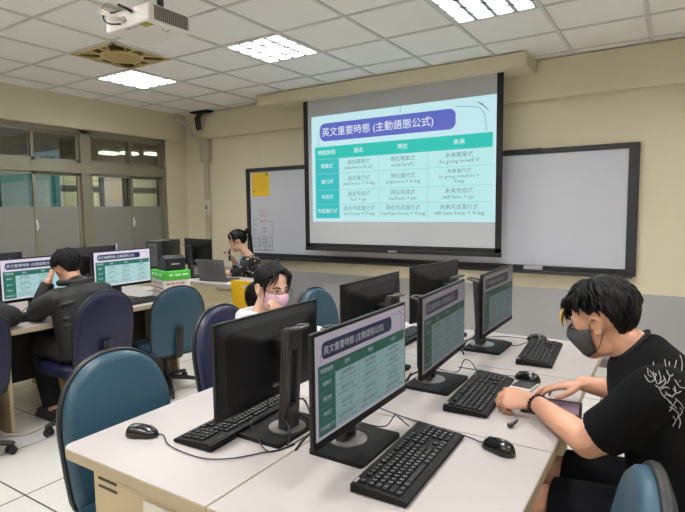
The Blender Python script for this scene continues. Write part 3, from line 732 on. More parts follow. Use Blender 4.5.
# ================================================================== CHAIRS
def d_outline(w_, h_, n=22, p=2.3, low=0.95):
    """D-shaped chair back outline: flat-ish bottom, domed top; (y, z)"""
    right = []
    for k in range(n+1):
        t = k/n; a = t*PI/2
        right.append((w_/2*abs(math.cos(a))**(2/p), h_*0.50+h_*0.50*abs(math.sin(a))**(2/p)))
    bot = [(w_/2*low*0.86, 0.0), (w_/2*low*0.96, 0.014), (w_/2*low, 0.045), (w_/2*(low*0.4+0.6), h_*0.26)]
    R = bot+right
    return R+[(-y, z) for y, z in reversed(R[:-1])]
def make_chair(label, leather):
    """sitter faces local +X; origin on the floor under the seat"""
    t = thing('office_chair', label, 'chair', (0, 0, 0), 0, 'castor chairs of the computer room')
    Wb, Hb, lean = 0.455, 0.53, 0.13
    def back_ring(x, sc, dz=0.0):
        return [Vector((-0.205-(z-0.0)*lean+x - 0.25*0.0, y*sc, 0.425+ (z-Hb/2)*sc+Hb/2+dz)) for y, z in d_outline(Wb, Hb)]
    mb = MB(); mb.rings([back_ring(0.045, 0.86), back_ring(0.041, 0.92), back_ring(0.028, 0.965), back_ring(0.006, 0.972), back_ring(-0.012, 0.965), back_ring(-0.020, 0.92), back_ring(-0.022, 0.80)])
    mb.build('backrest', leather, t, **SM)
    mb = MB(); pts = [Vector((-0.205-z*lean-0.002, y*0.985, 0.425+(z-Hb/2)*0.985+Hb/2)) for y, z in d_outline(Wb, Hb)]
    mb.tube(pts, 0.0125, 8, closed=True, side=(1, 0, 0), flat=0.6); mb.build('edge_trim', rim_m, t, smooth=True)
    # seat
    so = rr(-0.225, -0.235, 0.235, 0.235, (0.10, 0.12, 0.12, 0.10), 5)
    def sr(z, s): return [Vector((x*s, y*s, z)) for x, y in so]
    mb = MB(); mb.rings([sr(0.395, 0.93), sr(0.405, 0.985), sr(0.43, 1.0), sr(0.452, 0.975), sr(0.463, 0.91), sr(0.467, 0.72)]); mb.build('seat', leather, t, **SM)
    mb = MB(); mb.rings([sr(0.375, 0.80), sr(0.388, 0.96), sr(0.405, 0.992), sr(0.408, 0.97)]); mb.build('seat_shell', rim_m, t, **SM)
    mb = MB(); mb.tube([(-0.05, 0, 0.372), (-0.20, 0, 0.37), (-0.245, 0, 0.40), (-0.262, 0, 0.52), (-0.275, 0, 0.62)], 0.032, 8, sub=3, flat=0.3, side=(0, 1, 0)); mb.build('back_bracket', rim_m, t, **SM)
    mb = MB(); mb.cyl((0, 0, 0.09), (0, 0, 0.25), 0.026, 14); mb.cyl((0, 0, 0.24), (0, 0, 0.38), 0.016, 14); mb.box((0, 0, 0.365), (0.20, 0.16, 0.022), bev=0.005); mb.build('gas_column', rim_m, t, **SM)
    mb = MB(); mb.tube([(0.04, -0.08, 0.362), (0.05, -0.2, 0.35), (0.055, -0.235, 0.348)], 0.006, 6); mb.build('lever', rim_m, t, **SM)
    arm = MB(); arm.tube([(0.02, 0, 0.105), (0.15, 0, 0.092), (0.27, 0, 0.072), (0.285, 0, 0.07)], [0.030, 0.026, 0.020, 0.018], 8, flat=0.7, side=(0, 1, 0), round_ends=True); arm_me = arm.mesh('base_arm', rim_m, True)
    ca = MB()
    for s_ in (-1, 1): ca.tube([(0, s_*0.007, 0), (0, s_*0.022, 0)], 0.026, 16)
    ca.box((0, 0, 0.016), (0.03, 0.05, 0.03), bev=0.006); ca.cyl((0, 0, 0.02), (0, 0, 0.042), 0.008, 10)
    ca_me = ca.mesh('castor', mat('castor_black', '#1b1b1d', 0.5), True, 0.7)
    for k in range(5):
        a = k*2*PI/5+0.3
        am = link('base_leg', arm_me, t, (0, 0, 0), (0, 0, a)); link('castor', ca_me, am, (0.278, 0, 0.0265), (0, 0, 0.9+k))
    return t
CH = {}
def chair(x, y, rz, kind, label, dz=0.0, spin=0.0):
    if kind not in CH: CH[kind] = make_chair(label, teal_l if kind == 'teal' else navy_l); t = CH[kind]
    else: t = copy_tree(CH[kind]); t['label'] = label
    t.location = (x, y, 0.0); t.rotation_euler = (0, 0, rz)
    if dz:
        for c in t.children:
            if c.name.split('.')[0] in ('backrest', 'edge_trim', 'seat', 'seat_shell', 'back_bracket', 'lever'): c.location.z += dz
    return t
chair(-1.52, 1.165, 0.0, 'teal', 'empty teal chair nearest on the left, tucked under the near left desk')
chair(-1.85, 2.06, 0.02, 'navy', 'dark blue chair on which the girl in the pink mask sits')
chair(-1.76, 2.82, 0.0, 'teal', 'teal chair behind the girl in the pink mask, at the far end of her row')
chair(-3.46, 2.05, PI+0.05, 'navy', 'dark blue chair of the person in the black hooded jacket')
chair(-3.53, 2.80, PI-0.25, 'teal', 'teal chair seen from behind, in front of the green and white carton', -0.06)
chair(-3.56, 1.29, PI, 'navy', 'dark blue chair cut off by the left edge of the picture')
chair(-0.275, 1.10, PI+0.16, 'teal', 'empty teal chair at the bottom right, in front of the person in black', 0.0)
chair(0.03, 1.79, PI+0.05, 'teal', 'chair under the person in the black t-shirt, outside the bottom right of the picture', -0.01)
chair(-4.08, 4.50, -2.30, 'navy', 'dark blue chair of the teacher, behind the teacher desk', -0.05)
# ================================================================== TEACHER DESK AREA
t = thing('teacher_desk', 'beige teacher desk at the front left with computer and laptop on it', 'desk', (-4.47, 4.0, 0))
MB().b2((-0.98, -0.25, ZD-0.035), (0.98, 0.25, ZD), bev=0.004).build('desktop', laminate, t)
MB().b2((-0.96, -0.24, 0.33), (0.96, -0.222, ZD-0.035)).build('front_panel', mat('teacher_panel', '#c3b795', 0.6), t)
for sx in (-1, 1): MB().b2((sx*0.95-0.012, -0.22, 0), (sx*0.95+0.012, 0.24, ZD-0.035)).build('side_panel', panel_m, t)
MB().b2((-0.93, 0.14, 0.0), (0.93, 0.16, 0.40)).build('kick_panel', mat('kick_dark', '#6f6a60', 0.7), t)
MB().b2((0.55, -0.258, ZD-0.06), (0.97, -0.24, ZD-0.04)).build('drawer_rail', mat('rail_grey', '#8d8672', 0.5), t)
# PC tower
t = thing('computer_tower', 'grey and black computer tower on the teacher desk behind the carton', 'computer', (-4.98, 3.98, ZD), 0.35)
MB().box((0, 0, 0.205), (0.20, 0.40, 0.40), bev=0.008).build('case', mat('tower_black', '#1d1e20', 0.45), t, **SM)
MB().box((-0.101, 0.0, 0.205), (0.004, 0.36, 0.36)).build('side_cover', mat('tower_grey', '#77797a', 0.4, metal=0.5), t)
mb = MB(); mb.box((-0.02, -0.203, 0.25), (0.12, 0.006, 0.26)); mb.build('rear_plate', mat('rear_grey', '#6e7072', 0.4, metal=0.6), t)
mb = MB(); mb.tube([(-0.02+0.04*math.cos(k*PI/12), -0.209, 0.30+0.04*math.sin(k*PI/12)) for k in range(24)], 0.004, 6, closed=True); mb.build('fan_ring', mat('ring_dark', '#303133', 0.5), t, smooth=True)
mb = MB()
for k in range(5): mb.tube([(-0.07, -0.205, 0.12+0.05*k), (-0.10, -0.26, 0.11+0.045*k), (-0.13, -0.24, 0.05+0.02*k), (-0.14, -0.2, 0.01)], 0.005, 6, sub=4)
mb.build('rear_cables', mat('cable_light', '#9c9a94', 0.5), t, smooth=True)
tm = copy_tree(MON0); tm['label'] = 'black monitor on the teacher desk seen from behind, left of the laptop'; tm.location = (-4.53, 4.02, ZD); tm.rotation_euler = (0, 0, 1.40)
for c in tm.children_recursive:
    if c.name.startswith('display'): c.rotation_euler = (0, 0, 0); c.location = (0, 0, 0)
    if c.name.startswith('screen_image'): c['brightness'] = 0.6
tm['group'] = 'computer monitors on the desks'
# laptop
t = thing('laptop', 'grey laptop open on the teacher desk, its lid back to the room', 'laptop', (-4.06, 3.93, ZD), 0.15)
lap = mat('laptop_grey', '#6d6e72', 0.4, metal=0.5)
MB().box((0, 0.02, 0.010), (0.35, 0.235, 0.016), bev=0.004).build('base', lap, t, **SM)
R_ = Matrix.Rotation(0.22, 3, 'X')
lid = MB().box(Vector((0, -0.115, 0.125)), (0.35, 0.007, 0.225), rot=R_, bev=0.003).build('lid', lap, t, **SM)
MB().box(Vector((0, -0.1105, 0.126)), (0.33, 0.001, 0.205), rot=R_).build('screen', mat('laptop_screen', '#202533', 0.3), lid)
MB().box((0, 0.02, 0.0185), (0.30, 0.11, 0.002)).build('key_block', key_m, t)
t = thing('paper_sheet', 'white sheets of paper on the right end of the teacher desk', 'paper', (-3.68, 3.90, ZD), 0.2)
for k in range(3): MB().box((0.006*k, -0.004*k, 0.0015+0.0012*k), (0.30, 0.21, 0.001), rz=0.05*k).build('sheet', paper, t)

# carton and black speaker on it
t = thing('carton_box', 'white carton with a bright green lid on the end of the window desks', 'box', (-3.66, 2.985, ZD), -0.34)
MB().box((0, 0, 0.09), (0.30, 0.22, 0.18)).build('carton', mat('carton_white', '#e4ded8', 0.7), t)
MB().box((0, 0, 0.20), (0.315, 0.235, 0.075), bev=0.004).build('lid', mat('lid_green', '#4fbf3e', 0.55), t)
rnd = random.Random(2)
pm = [mat('print_red', '#c0504a', 0.7), mat('print_dark', '#6a5a5a', 0.7)]
for z, m_, h in ((0.125, 0, 0.012), (0.085, 0, 0.012), (0.05, 1, 0.008)):
    mb = MB(); y = -0.09
    while y < 0.07: l_ = rnd.uniform(0.012, 0.03); mb.b2((0.1502, y, z), (0.1508, y+l_, z+h)); y += l_+0.01
    mb.build('print_line', pm[m_], t); mb = MB(); x = -0.13
    while x < 0.10: l_ = rnd.uniform(0.012, 0.03); mb.b2((x, -0.1108, z), (x+l_, -0.1102, z+h)); x += l_+0.01
    mb.build('print_line', pm[m_], t)
mb = MB()
for k, (y, wd) in enumerate(((-0.07, 0.035), (-0.02, 0.05), (0.045, 0.05))): mb.b2((0.1578, y, 0.195), (0.1584, y+wd, 0.212))
for k, (x, wd) in enumerate(((-0.13, 0.06), (-0.04, 0.05), (0.06, 0.05))): mb.b2((x, -0.1184, 0.195), (x+wd, -0.1178, 0.212))
mb.build('lid_print', mat('lid_print', '#c9eec0', 0.7), t)
t = thing('desk_speaker', 'black wedge shaped speaker lying on top of the green carton lid', 'speaker', (-3.66, 2.985, ZD+0.2378), -0.34)
mb = MB(); mb.rings([[(x, y, z) for x, z in ((-0.12, 0.0), (0.12, 0.0), (0.125, 0.10), (0.05, 0.125), (0.02, 0.12))] for y in (-0.085, 0.085)])
mb.build('housing', mat('speaker_black', '#131415', 0.5), t)
MB().box((0.123, 0.0, 0.052), (0.004, 0.14, 0.075)).build('front_grille', mat('grille_black', '#1e1f21', 0.8), t)
MB().box((0.1255, 0.0, 0.055), (0.001, 0.07, 0.010)).build('maker_mark', mat('mark_light', '#a8a8aa', 0.5), t)

# yellow chair
yel = mat('yellow_plastic', '#eebb1e', 0.45)
t = thing('plastic_chair', 'bright yellow plastic chair in front of the teacher desk', 'chair', (-3.13, 3.60, 0), PI/2-0.12)
so = rr(-0.20, -0.20, 0.20, 0.20, (0.05,)*4, 4)
mb = MB(); mb.rings([[(x*s_, y*s_, z) for x, y in so] for s_, z in ((0.95, 0.425), (1, 0.435), (1, 0.448), (0.96, 0.455))]); mb.build('seat', yel, t, **SM)
mb = MB(); M_ = Matrix.Translation((-0.215, 0, 0.66)) @ Matrix.Rotation(-0.10, 4, 'Y') @ Matrix(((0, 0, 1, 0), (1, 0, 0, 0), (0, 1, 0, 0), (0, 0, 0, 1)))
ol = rr(-0.19, -0.21, 0.19, 0.20, (0.02, 0.02, 0.05, 0.05), 4)
top = [(x, y) for x, y in ol]
# back with a hand slot near its top edge: four strips around the opening
for (a, b, c, d) in ((-0.19, -0.21, 0.19, 0.135), (-0.19, 0.135, -0.05, 0.16), (0.05, 0.135, 0.19, 0.16)): mb.prism([(a, b), (c, b), (c, d), (a, d)], M_, 0.018)
mb.prism(rr(-0.19, 0.16, 0.19, 0.20, (0, 0, 0.035, 0.035), 4), M_, 0.018)
mb.build('backrest', yel, t)
for sx in (-1, 1):
    for sy in (-1, 1): MB().tube([(sx*0.17, sy*0.17, 0.43), (sx*0.19, sy*0.19, 0.0)], 0.014, 10).build('leg', chrome, t, **SM)

# ================================================================== FIGURES
def fuse(name, bm, mt, parent, voxel=0.006, smooth=4, factor=0.5):
    bmesh.ops.recalc_face_normals(bm, faces=bm.faces[:])
    me = bpy.data.meshes.new('tmp'); bm.to_mesh(me); bm.free()
    o = bpy.data.objects.new('tmp', me); COL.objects.link(o)
    m = o.modifiers.new('r', 'REMESH'); m.mode = 'VOXEL'; m.voxel_size = voxel
    if smooth: s_ = o.modifiers.new('s', 'SMOOTH'); s_.iterations = smooth; s_.factor = factor
    bpy.context.view_layer.update()
    me2 = bpy.data.meshes.new_from_object(o.evaluated_get(bpy.context.evaluated_depsgraph_get()))
    bpy.data.objects.remove(o); bpy.data.meshes.remove(me)
    me2.name = name; me2.materials.clear()
    for q in (mt if isinstance(mt, list) else [mt]): me2.materials.append(q)
    me2.polygons.foreach_set('use_smooth', [True]*len(me2.polygons))
    p = bpy.data.objects.new(name, me2); COL.objects.link(p)
    if parent: p.parent = parent; p.matrix_parent_inverse = parent.matrix_world.inverted()
    return p
def frame(F, roll_=0.0):
    F = Vector(F).normalized(); L = Vector((0, 0, 1)).cross(F).normalized(); U = F.cross(L)
    if roll_:
        q = Quaternion(F, roll_); L = q @ L; U = q @ U
    return F, L, U
class Head:
    def __init__(s, C, F, roll_=0.0, sc=1.0):
        s.C = Vector(C); s.F, s.L, s.U = frame(F, roll_); s.s = sc
        s.R = Matrix((s.F, s.L, s.U)).transposed()
    def p(s, f, l, u): return s.C + (s.F*f + s.L*l + s.U*u)*s.s
    def ell(s, mb, c, r, tilt=0.0, n=24, m=16):
        R = s.R @ Matrix.Rotation(tilt, 3, 'Y')
        mb.ell(s.p(*c), [x*s.s for x in r], rot=R, n=n, m=m)
    def build(s, mb):
        s.ell(mb, (-0.012, 0, 0.035), (0.098, 0.076, 0.088))
        s.ell(mb, (0.030, 0, -0.045), (0.060, 0.058, 0.075))
        s.ell(mb, (0.030, 0, 0.010), (0.066, 0.066, 0.060))
        s.ell(mb, (0.060, 0, -0.100), (0.030, 0.034, 0.022))
        s.ell(mb, (0.078, 0, 0.026), (0.017, 0.050, 0.012))
        for sy in (-1, 1):
            s.ell(mb, (0.062, sy*0.036, -0.022), (0.022, 0.020, 0.020))
            s.ell(mb, (-0.008, sy*0.077, -0.006), (0.019, 0.008, 0.031), 0.2)
            s.ell(mb, (-0.002, sy*0.080, -0.026), (0.010, 0.007, 0.012))
            mb.tube([s.p(0.008, sy*0.080, -0.004), s.p(0.010, sy*0.086, 0.016), s.p(-0.006, sy*0.091, 0.026), s.p(-0.024, sy*0.092, 0.012), s.p(-0.024, sy*0.089, -0.010), s.p(-0.010, sy*0.084, -0.030)], 0.0048*s.s, 8, sub=3, round_ends=True)
            s.ell(mb, (0.010, sy*0.045, -0.075), (0.035, 0.014, 0.030))
        mb.tube([s.p(0.088, 0, 0.020), s.p(0.104, 0, -0.012), s.p(0.114, 0, -0.030)], [0.009*s.s, 0.011*s.s, 0.013*s.s], 10, sub=3, round_ends=True)
        for sy in (-1, 1): s.ell(mb, (0.100, sy*0.011, -0.032), (0.011, 0.008, 0.008))
        s.ell(mb, (0.090, 0, -0.058), (0.010, 0.022, 0.006)); s.ell(mb, (0.088, 0, -0.070), (0.010, 0.019, 0.007))
    def eyes(s, parent):
        for sy in (-1, 1):
            e = MB(); s.ell(e, (0.078, sy*0.032, 0.006), (0.012, 0.014, 0.0085), n=14, m=10); eye = e.build('eye', mat('eye_white', '#d9d2cc', 0.3), parent, smooth=True)
            e = MB(); s.ell(e, (0.0868, sy*0.032, 0.005), (0.0040, 0.006, 0.006), n=12, m=8); e.build('iris', mat('iris_dark', '#1c1210', 0.2), eye, smooth=True)
            e = MB(); e.tube([s.p(0.083, sy*0.016, 0.008), s.p(0.0905, sy*0.028, 0.0145), s.p(0.088, sy*0.040, 0.013), s.p(0.078, sy*0.050, 0.006)], [0.0012, 0.002, 0.002, 0.0012], 6, sub=3); e.build('eyelashes', hair_m, parent, smooth=True)
            e = MB(); e.tube([s.p(0.094, sy*0.014, 0.028), s.p(0.091, sy*0.032, 0.034), s.p(0.076, sy*0.054, 0.027)], [0.003, 0.0038, 0.002], 6, sub=3, flat=0.6); e.build('eyebrow', hair_m, parent, smooth=True)
    def mask(s, parent, m, strap):
        mb = MB(); G = []
        NU, NV = 17, 9
        for j in range(NV):
            v = j/(NV-1); row = []
            u = 0.000 - 0.116*v
            fc = [0.114, 0.127, 0.131, 0.125, 0.118, 0.110, 0.103, 0.096, 0.080][j]
            wd = 0.062+0.012*math.sin(v*PI)
            for i in range(NU):
                q = -1+2*i/(NU-1)
                f = fc - (fc-0.026-0.004*v)*abs(q)**2.7
                uu = u - (0.012 if j == 0 else 0)*abs(q)**1.5*0.9 + (0.028*abs(q)**2*v)
                row.append(s.p(f, q*wd, uu + (0.006 if (j == 0 and abs(q) < 0.25) else 0)))
            G.append(row)
        mid = s.p(0.02, 0, -0.05)
        outer = [[p for p in r] for r in G]; inner = [[p+(mid-p).normalized()*0.0022 for p in r] for r in G]
        V = {}
        for k, g in enumerate((outer, inner)):
            for j in range(NV):
                for i in range(NU): V[k, j, i] = mb.bm.verts.new(g[j][i])
        for j in range(NV-1):
            for i in range(NU-1):
                mb.bm.faces.new((V[0, j, i], V[0, j, i+1], V[0, j+1, i+1], V[0, j+1, i])); mb.bm.faces.new((V[1, j, i], V[1, j+1, i], V[1, j+1, i+1], V[1, j, i+1]))
        for i in range(NU-1):
            for j in (0, NV-1): mb.bm.faces.new((V[0, j, i], V[1, j, i], V[1, j, i+1], V[0, j, i+1]))
        for j in range(NV-1):
            for i in (0, NU-1): mb.bm.faces.new((V[0, j, i], V[0, j+1, i], V[1, j+1, i], V[1, j, i]))
        o = mb.build('face_mask', m, parent, smooth=True)
        for sy in (-1, 1):
            mb = MB(); mb.tube([s.p(0.024, sy*0.064, -0.004), s.p(0.012, sy*0.080, 0.012), s.p(-0.012, sy*0.088, 0.020), s.p(-0.026, sy*0.088, -0.005), s.p(-0.014, sy*0.083, -0.035), s.p(0.018, sy*0.068, -0.078)], 0.0016, 6, sub=4); mb.build('ear_loop', strap, o, smooth=True)
        return o
    def scalp(s, d):
        """point on the skull for a local unit direction"""
        a, b, c = 0.098, 0.076, 0.088
        k = 1/math.sqrt((d[0]/a)**2+(d[1]/b)**2+(d[2]/c)**2)
        return Vector((d[0]*k-0.012, d[1]*k, d[2]*k+0.035))
    def hair_cap(s, parent, thick, line, m=None, name='hair', locks=(), bumps=0.004, seed=1):
        """closed cap: outside the hair line it dips under the scalp. line(az)-> lowest local u; az 0 = front, pi = back"""
        rnd = random.Random(seed); mb = MB(); NA, NE = 64, 34; R = []
        for j in range(NE+1):
            el = -PI/2+PI*j/NE; el = max(-1.5, min(1.56, el)); row = []
            for i in range(NA):
                az = 2*PI*i/NA
                d = Vector((math.cos(el)*math.cos(az), math.cos(el)*math.sin(az), math.sin(el)))
                q = s.scalp(d); a_ = abs((az+PI) % (2*PI)-PI)
                over = (q.z-line(a_))/0.018
                k = max(0.0, min(1.0, over)); k = k*k*(3-2*k)
                wob = bumps*(math.sin(az*9+q.z*60)+math.sin(az*17-q.z*90))*0.5
                off = -0.016*(1-k)+(thick(a_, q.z)+wob)*k
                q = q+Vector((d.x, d.y, d.z*0.9))*off
                row.append(s.p(*q))
            R.append(row)
        mb.rings(R)
        for lk in locks:
            pts = [s.p(*p_) for p_ in lk[0]]; mb.tube(pts, [r_*s.s for r_ in lk[1]], 6, sub=4, flat=lk[2] if len(lk) > 2 else 0.5)
        return mb.build(name, m or hair_m, parent, smooth=True)
def hand(mb, wrist, D, N, T, curl, sc=1.0, spread=0.08, thumb=(0.6, 0.75, 0.25), thumb_curl=0.5):
    """D finger direction, N palm normal (palm faces N), T thumb side; curl: 4 x (3 bends), index first"""
    D = Vector(D).normalized(); N = Vector(N); N = (N-D*N.dot(D)).normalized(); T0 = Vector(T); S_ = N.cross(D)
    if S_.dot(T0) < 0: S_ = -S_
    W = Vector(wrist); P = lambda d, s_, n_: W+(D*d+S_*s_+N*n_)*sc
    mb.tube([P(-0.03, 0, 0), P(0.0, 0, 0), P(0.03, 0.002, 0.002), P(0.065, 0, 0.0), P(0.088, -0.002, -0.001), P(0.097, -0.002, 0)], [x*sc for x in (0.026, 0.027, 0.036, 0.042, 0.041, 0.030)], 16, flat=[0.75, 0.68, 0.44, 0.34, 0.30, 0.30], side=S_, sub=2)
    mb.ell(P(0.035, 0.022, 0.008), (0.02*sc, 0.02*sc, 0.014*sc))
    base = [(0.086, 0.029), (0.092, 0.0095), (0.089, -0.0105), (0.080, -0.029)]
    lens = [(0.041, 0.025, 0.020), (0.045, 0.029, 0.021), (0.041, 0.027, 0.021), (0.032, 0.020, 0.018)]
    rad = [0.0092, 0.0095, 0.0090, 0.0080]
    for k in range(4):
        a = 0.0; p = P(base[k][0]-0.012, base[k][1], 0); pts = [p]; dd = D+S_*(spread*(1.5-k)); dd.normalize()
        q = P(base[k][0], base[k][1], 0); pts.append(q)
        for i in range(3):
            a += curl[k][i]; q = q+(dd*math.cos(a)+N*math.sin(a))*lens[k][i]*sc; pts.append(q)
        r = rad[k]*sc
        mb.tube(pts, [r*1.05, r*1.1, r*1.02, r*0.92, r*0.78], 10, sub=3, round_ends=True)
    q = P(0.020, 0.024, 0.006); pts = [q]; td = (D*thumb[0]+S_*thumb[1]+N*thumb[2]).normalized()
    q = q+td*0.035*sc; pts.append(q); t2 = (td+(D*1.0-S_*0.6)*thumb_curl).normalized(); q = q+t2*0.032*sc; pts.append(q); t3 = (t2+(D*0.6-S_*0.5)*thumb_curl).normalized(); q = q+t3*0.024*sc; pts.append(q)
    mb.tube(pts, [0.0135*sc, 0.0118*sc, 0.0105*sc, 0.0082*sc], 10, sub=3, round_ends=True)
    return pts
def limb(mb, pts, r, **k): mb.tube(pts, r, 16, sub=5, round_ends=k.pop('round_ends', True), **k)

# ------------------------------------------------ person in the black t-shirt
P1 = thing('person', 'person in black t-shirt and grey mask leaning over the desk touching a tablet', 'person', (0.03, 1.79, 0), 0, 'people in the classroom')
bpy.context.view_layer.update()
H1 = Head((-0.178, 1.779, 1.124), (-0.919, 0.204, -0.336), -0.077, 0.935)
nb = Vector((-0.105, 1.78, 1.062))
mb = MB(); H1.build(mb)
limb(mb, [H1.p(-0.022, 0, -0.03), H1.p(-0.035, 0, -0.09), nb, (-0.07, 1.78, 0.985)], [0.050, 0.050, 0.054, 0.08])
lat = (0, 1, 0)
mb.tube([(0.06, 1.79, 0.47), (0.06, 1.79, 0.58), (0.04, 1.785, 0.74), (0.0, 1.785, 0.87), (-0.045, 1.78, 0.955), (-0.08, 1.78, 1.0)], [0.165, 0.155, 0.145, 0.165, 0.165, 0.10], 24, sub=4, flat=[0.7, 0.68, 0.66, 0.64, 0.58, 0.6], side=lat, round_ends=False)
sh_l, el_l, wr_l = Vector((-0.035, 1.61, 0.965)), Vector((-0.195, 1.655, 0.772)), Vector((-0.395, 1.856, 0.797))
sh_r, el_r, wr_r = Vector((-0.06, 1.945, 0.97)), Vector((-0.055, 2.085, 0.80)), Vector((-0.262, 2.045, 0.828))
limb(mb, [sh_l, sh_l.lerp(el_l, 0.5)+Vector((0.012, -0.01, -0.01)), el_l], [0.055, 0.050, 0.045])
limb(mb, [el_l, el_l.lerp(wr_l, 0.3)+Vector((0, 0, 0.004)), wr_l], [0.045, 0.044, 0.029], flat=[1, 1, 0.85])
limb(mb, [sh_r, sh_r.lerp(el_r, 0.5), el_r], [0.055, 0.05, 0.044])
limb(mb, [el_r, el_r.lerp(wr_r, 0.35), wr_r], [0.044, 0.042, 0.028], flat=[1, 1, 0.85])
hand(mb, wr_l, (-0.97, -0.12, -0.02), (0.0, 0.55, -0.85), (0, 0.85, 0.5), [(0.7, 1.35, 0.9), (0.8, 1.4, 0.9), (0.85, 1.4, 0.9), (0.9, 1.4, 0.9)], 1.04, 0.02, (0.75, 0.55, 0.2), 0.4)
hand(mb, wr_r, (-0.95, -0.08, -0.24), (-0.1, -0.1, -1), (0, -1, 0), [(0.15, 0.45, 0.25), (0.05, 0.35, 0.25), (0.18, 0.4, 0.25), (0.3, 0.4, 0.3)], 0.98, 0.10, (0.7, 0.6, 0.35), 0.45)
for sy, kx in ((1.69, -0.35), (1.885, -0.35)):
    ky = sy-0.02 if sy < 1.8 else sy+0.02
    limb(mb, [(0.04, sy, 0.525), (-0.12, (sy+ky)/2, 0.535), (kx, ky, 0.525)], [0.092, 0.086, 0.064])
    limb(mb, [(kx, ky, 0.515), (kx+0.03, ky, 0.33), (kx+0.06, ky, 0.08)], [0.058, 0.056, 0.038])
    limb(mb, [(kx+0.075, ky, 0.062), (kx-0.02, ky, 0.05), (kx-0.10, ky, 0.035)], [0.038, 0.036, 0.030])
fuse('body', mb.bm, skin, P1, 0.0042, 3)
# t-shirt
mb = MB()
mb.tube([(0.05, 1.79, 0.515), (0.055, 1.79, 0.58), (0.04, 1.785, 0.74), (0.005, 1.785, 0.86), (-0.04, 1.78, 0.945), (-0.078, 1.78, 1.016), (-0.102, 1.78, 1.050)], [0.215, 0.21, 0.20, 0.208, 0.195, 0.138, 0.072], 32, sub=5, flat=[0.82, 0.80, 0.74, 0.70, 0.66, 0.70, 0.95], side=lat)
for sh, el, cut in ((sh_l, el_l, 0.80), (sh_r, el_r, 0.85)):
    d = (el-sh)
    mb.tube([sh+Vector((0.035, 0.06 if sh is sh_l else -0.06, 0.0)), sh, sh+d*0.45+Vector((0.006, 0, -0.004)), sh+d*cut*0.98], [0.072, 0.072, 0.074, 0.070], 24, sub=5)
    if sh is sh_l: mb.tube([sh+d*0.2, sh+d*0.62+Vector((0.035, 0.0, -0.025))], [0.075, 0.058], 16)
shirt = fuse('t_shirt', mb.bm, mat('black_cotton', '#08080a', 0.9, noise=0.2, nscale=60, bump=0.15, spec=0.2), P1, 0.0055, 5)
mb = MB(); ring = []
axis = (Vector((-0.112, 1.78, 1.050))-Vector((-0.068, 1.78, 1.010))).normalized()
for k in range(28):
    a = 2*PI*k/28; A = Vector((0, 1, 0)); B = axis.cross(A)
    ring.append(Vector((-0.101, 1.78, 1.049))+(A*math.cos(a)+B*math.sin(a))*0.069)
mb.tube(ring, 0.007, 8, closed=True); mb.build('collar', mat('black_rib', '#101013', 0.8), P1, smooth=True).matrix_parent_inverse = P1.matrix_world.inverted()
# shorts
mb = MB(); mb.tube([(0.07, 1.79, 0.475), (0.06, 1.79, 0.56), (0.06, 1.79, 0.62)], [0.175, 0.18, 0.165], 24, sub=3, flat=0.74, side=lat)
for sy in (1.69, 1.885):
    ky = sy-0.02 if sy < 1.8 else sy+0.02
    mb.tube([(0.06, sy, 0.525), (-0.08, (sy+ky)/2, 0.533), (-0.295, (sy+2*ky)/3, 0.527)], [0.108, 0.110, 0.096], 20, sub=3)
fuse('shorts', mb.bm, mat('black_shorts', '#0a0c11', 0.9, noise=0.15, nscale=50, bump=0.1, spec=0.2), P1, 0.006, 4)
for ky in (1.67, 1.905):
    mb = MB(); mb.tube([(-0.255, ky, 0.05), (-0.35, ky, 0.045), (-0.44, ky, 0.035), (-0.47, ky, 0.03)], [0.045, 0.047, 0.044, 0.03], 16, sub=4, flat=0.9, side=(0, 1, 0), round_ends=True)
    mb.box((-0.355, ky, 0.011), (0.25, 0.088, 0.022), bev=0.01)
    fuse('shoe', mb.bm, mat('black_shoe', '#17171a', 0.6), P1, 0.006, 3)
# shirt print on the back of the near shoulder
dg_bvh = BVHTree.FromObject(shirt, bpy.context.evaluated_depsgraph_get())
def cam_dir(u, v): return (rt*((u-342.5)/F_PX)+up*((256-v)/F_PX)+fw).normalized()
strokes = [[(652, 371), (656, 375), (660, 373), (661, 368)], [(656, 367), (660, 371), (663, 376), (668, 372)], [(661, 377), (665, 379), (669, 374), (667, 369)], [(667, 362), (670, 367), (674, 369), (677, 364)],
           [(664, 379), (667, 385), (671, 389), (674, 392)], [(669, 382), (673, 386), (677, 383), (676, 377)], [(672, 391), (675, 395), (673, 401)], [(673, 396), (677, 400), (680, 406), (679, 413)], [(676, 372), (680, 378), (684, 380)], [(677, 388), (681, 393), (684, 400)], [(680, 408), (682, 415), (681, 421)], [(680, 362), (682, 368), (680, 374)],
  [(654, 366), (655, 370), (658, 371)], [(658, 364), (659, 368), (662, 369)], [(663, 366), (665, 371), (664, 376)], [(671, 364), (672, 370), (670, 375)], [(666, 380), (669, 378), (672, 379)], [(668, 386), (671, 384), (675, 387)], [(675, 379), (678, 383), (681, 382)], [(678, 390), (676, 394), (678, 398)], [(681, 398), (683, 404), (681, 409)], [(676, 408), (678, 414), (676, 420)]]
OFFY = Vector((0, -1, 0))
mb = MB()
for st in strokes:
    # lettering laid on the cloth: designed on a vertical plane beside the shoulder, pressed onto the shirt sideways
    pts = []
    for u, v in st:
        x = -0.085+(u-652)*0.0028; z = 1.035-(v-362)*0.0026
        r_ = dg_bvh.ray_cast(Vector((x+0.032, 1.2, z+0.012)), Vector((0, 1, 0)))
        if r_[0] is not None: pts.append(r_[0]+r_[1]*0.0012)
    if len(pts) > 1: mb.tube(pts, 0.0012, 5, sub=4)
if len(mb.bm.faces): mb.build('shirt_print', mat('print_white', '#a9a9a6', 0.8), P1, smooth=True).matrix_parent_inverse = P1.matrix_world.inverted()
else: mb.bm.free()
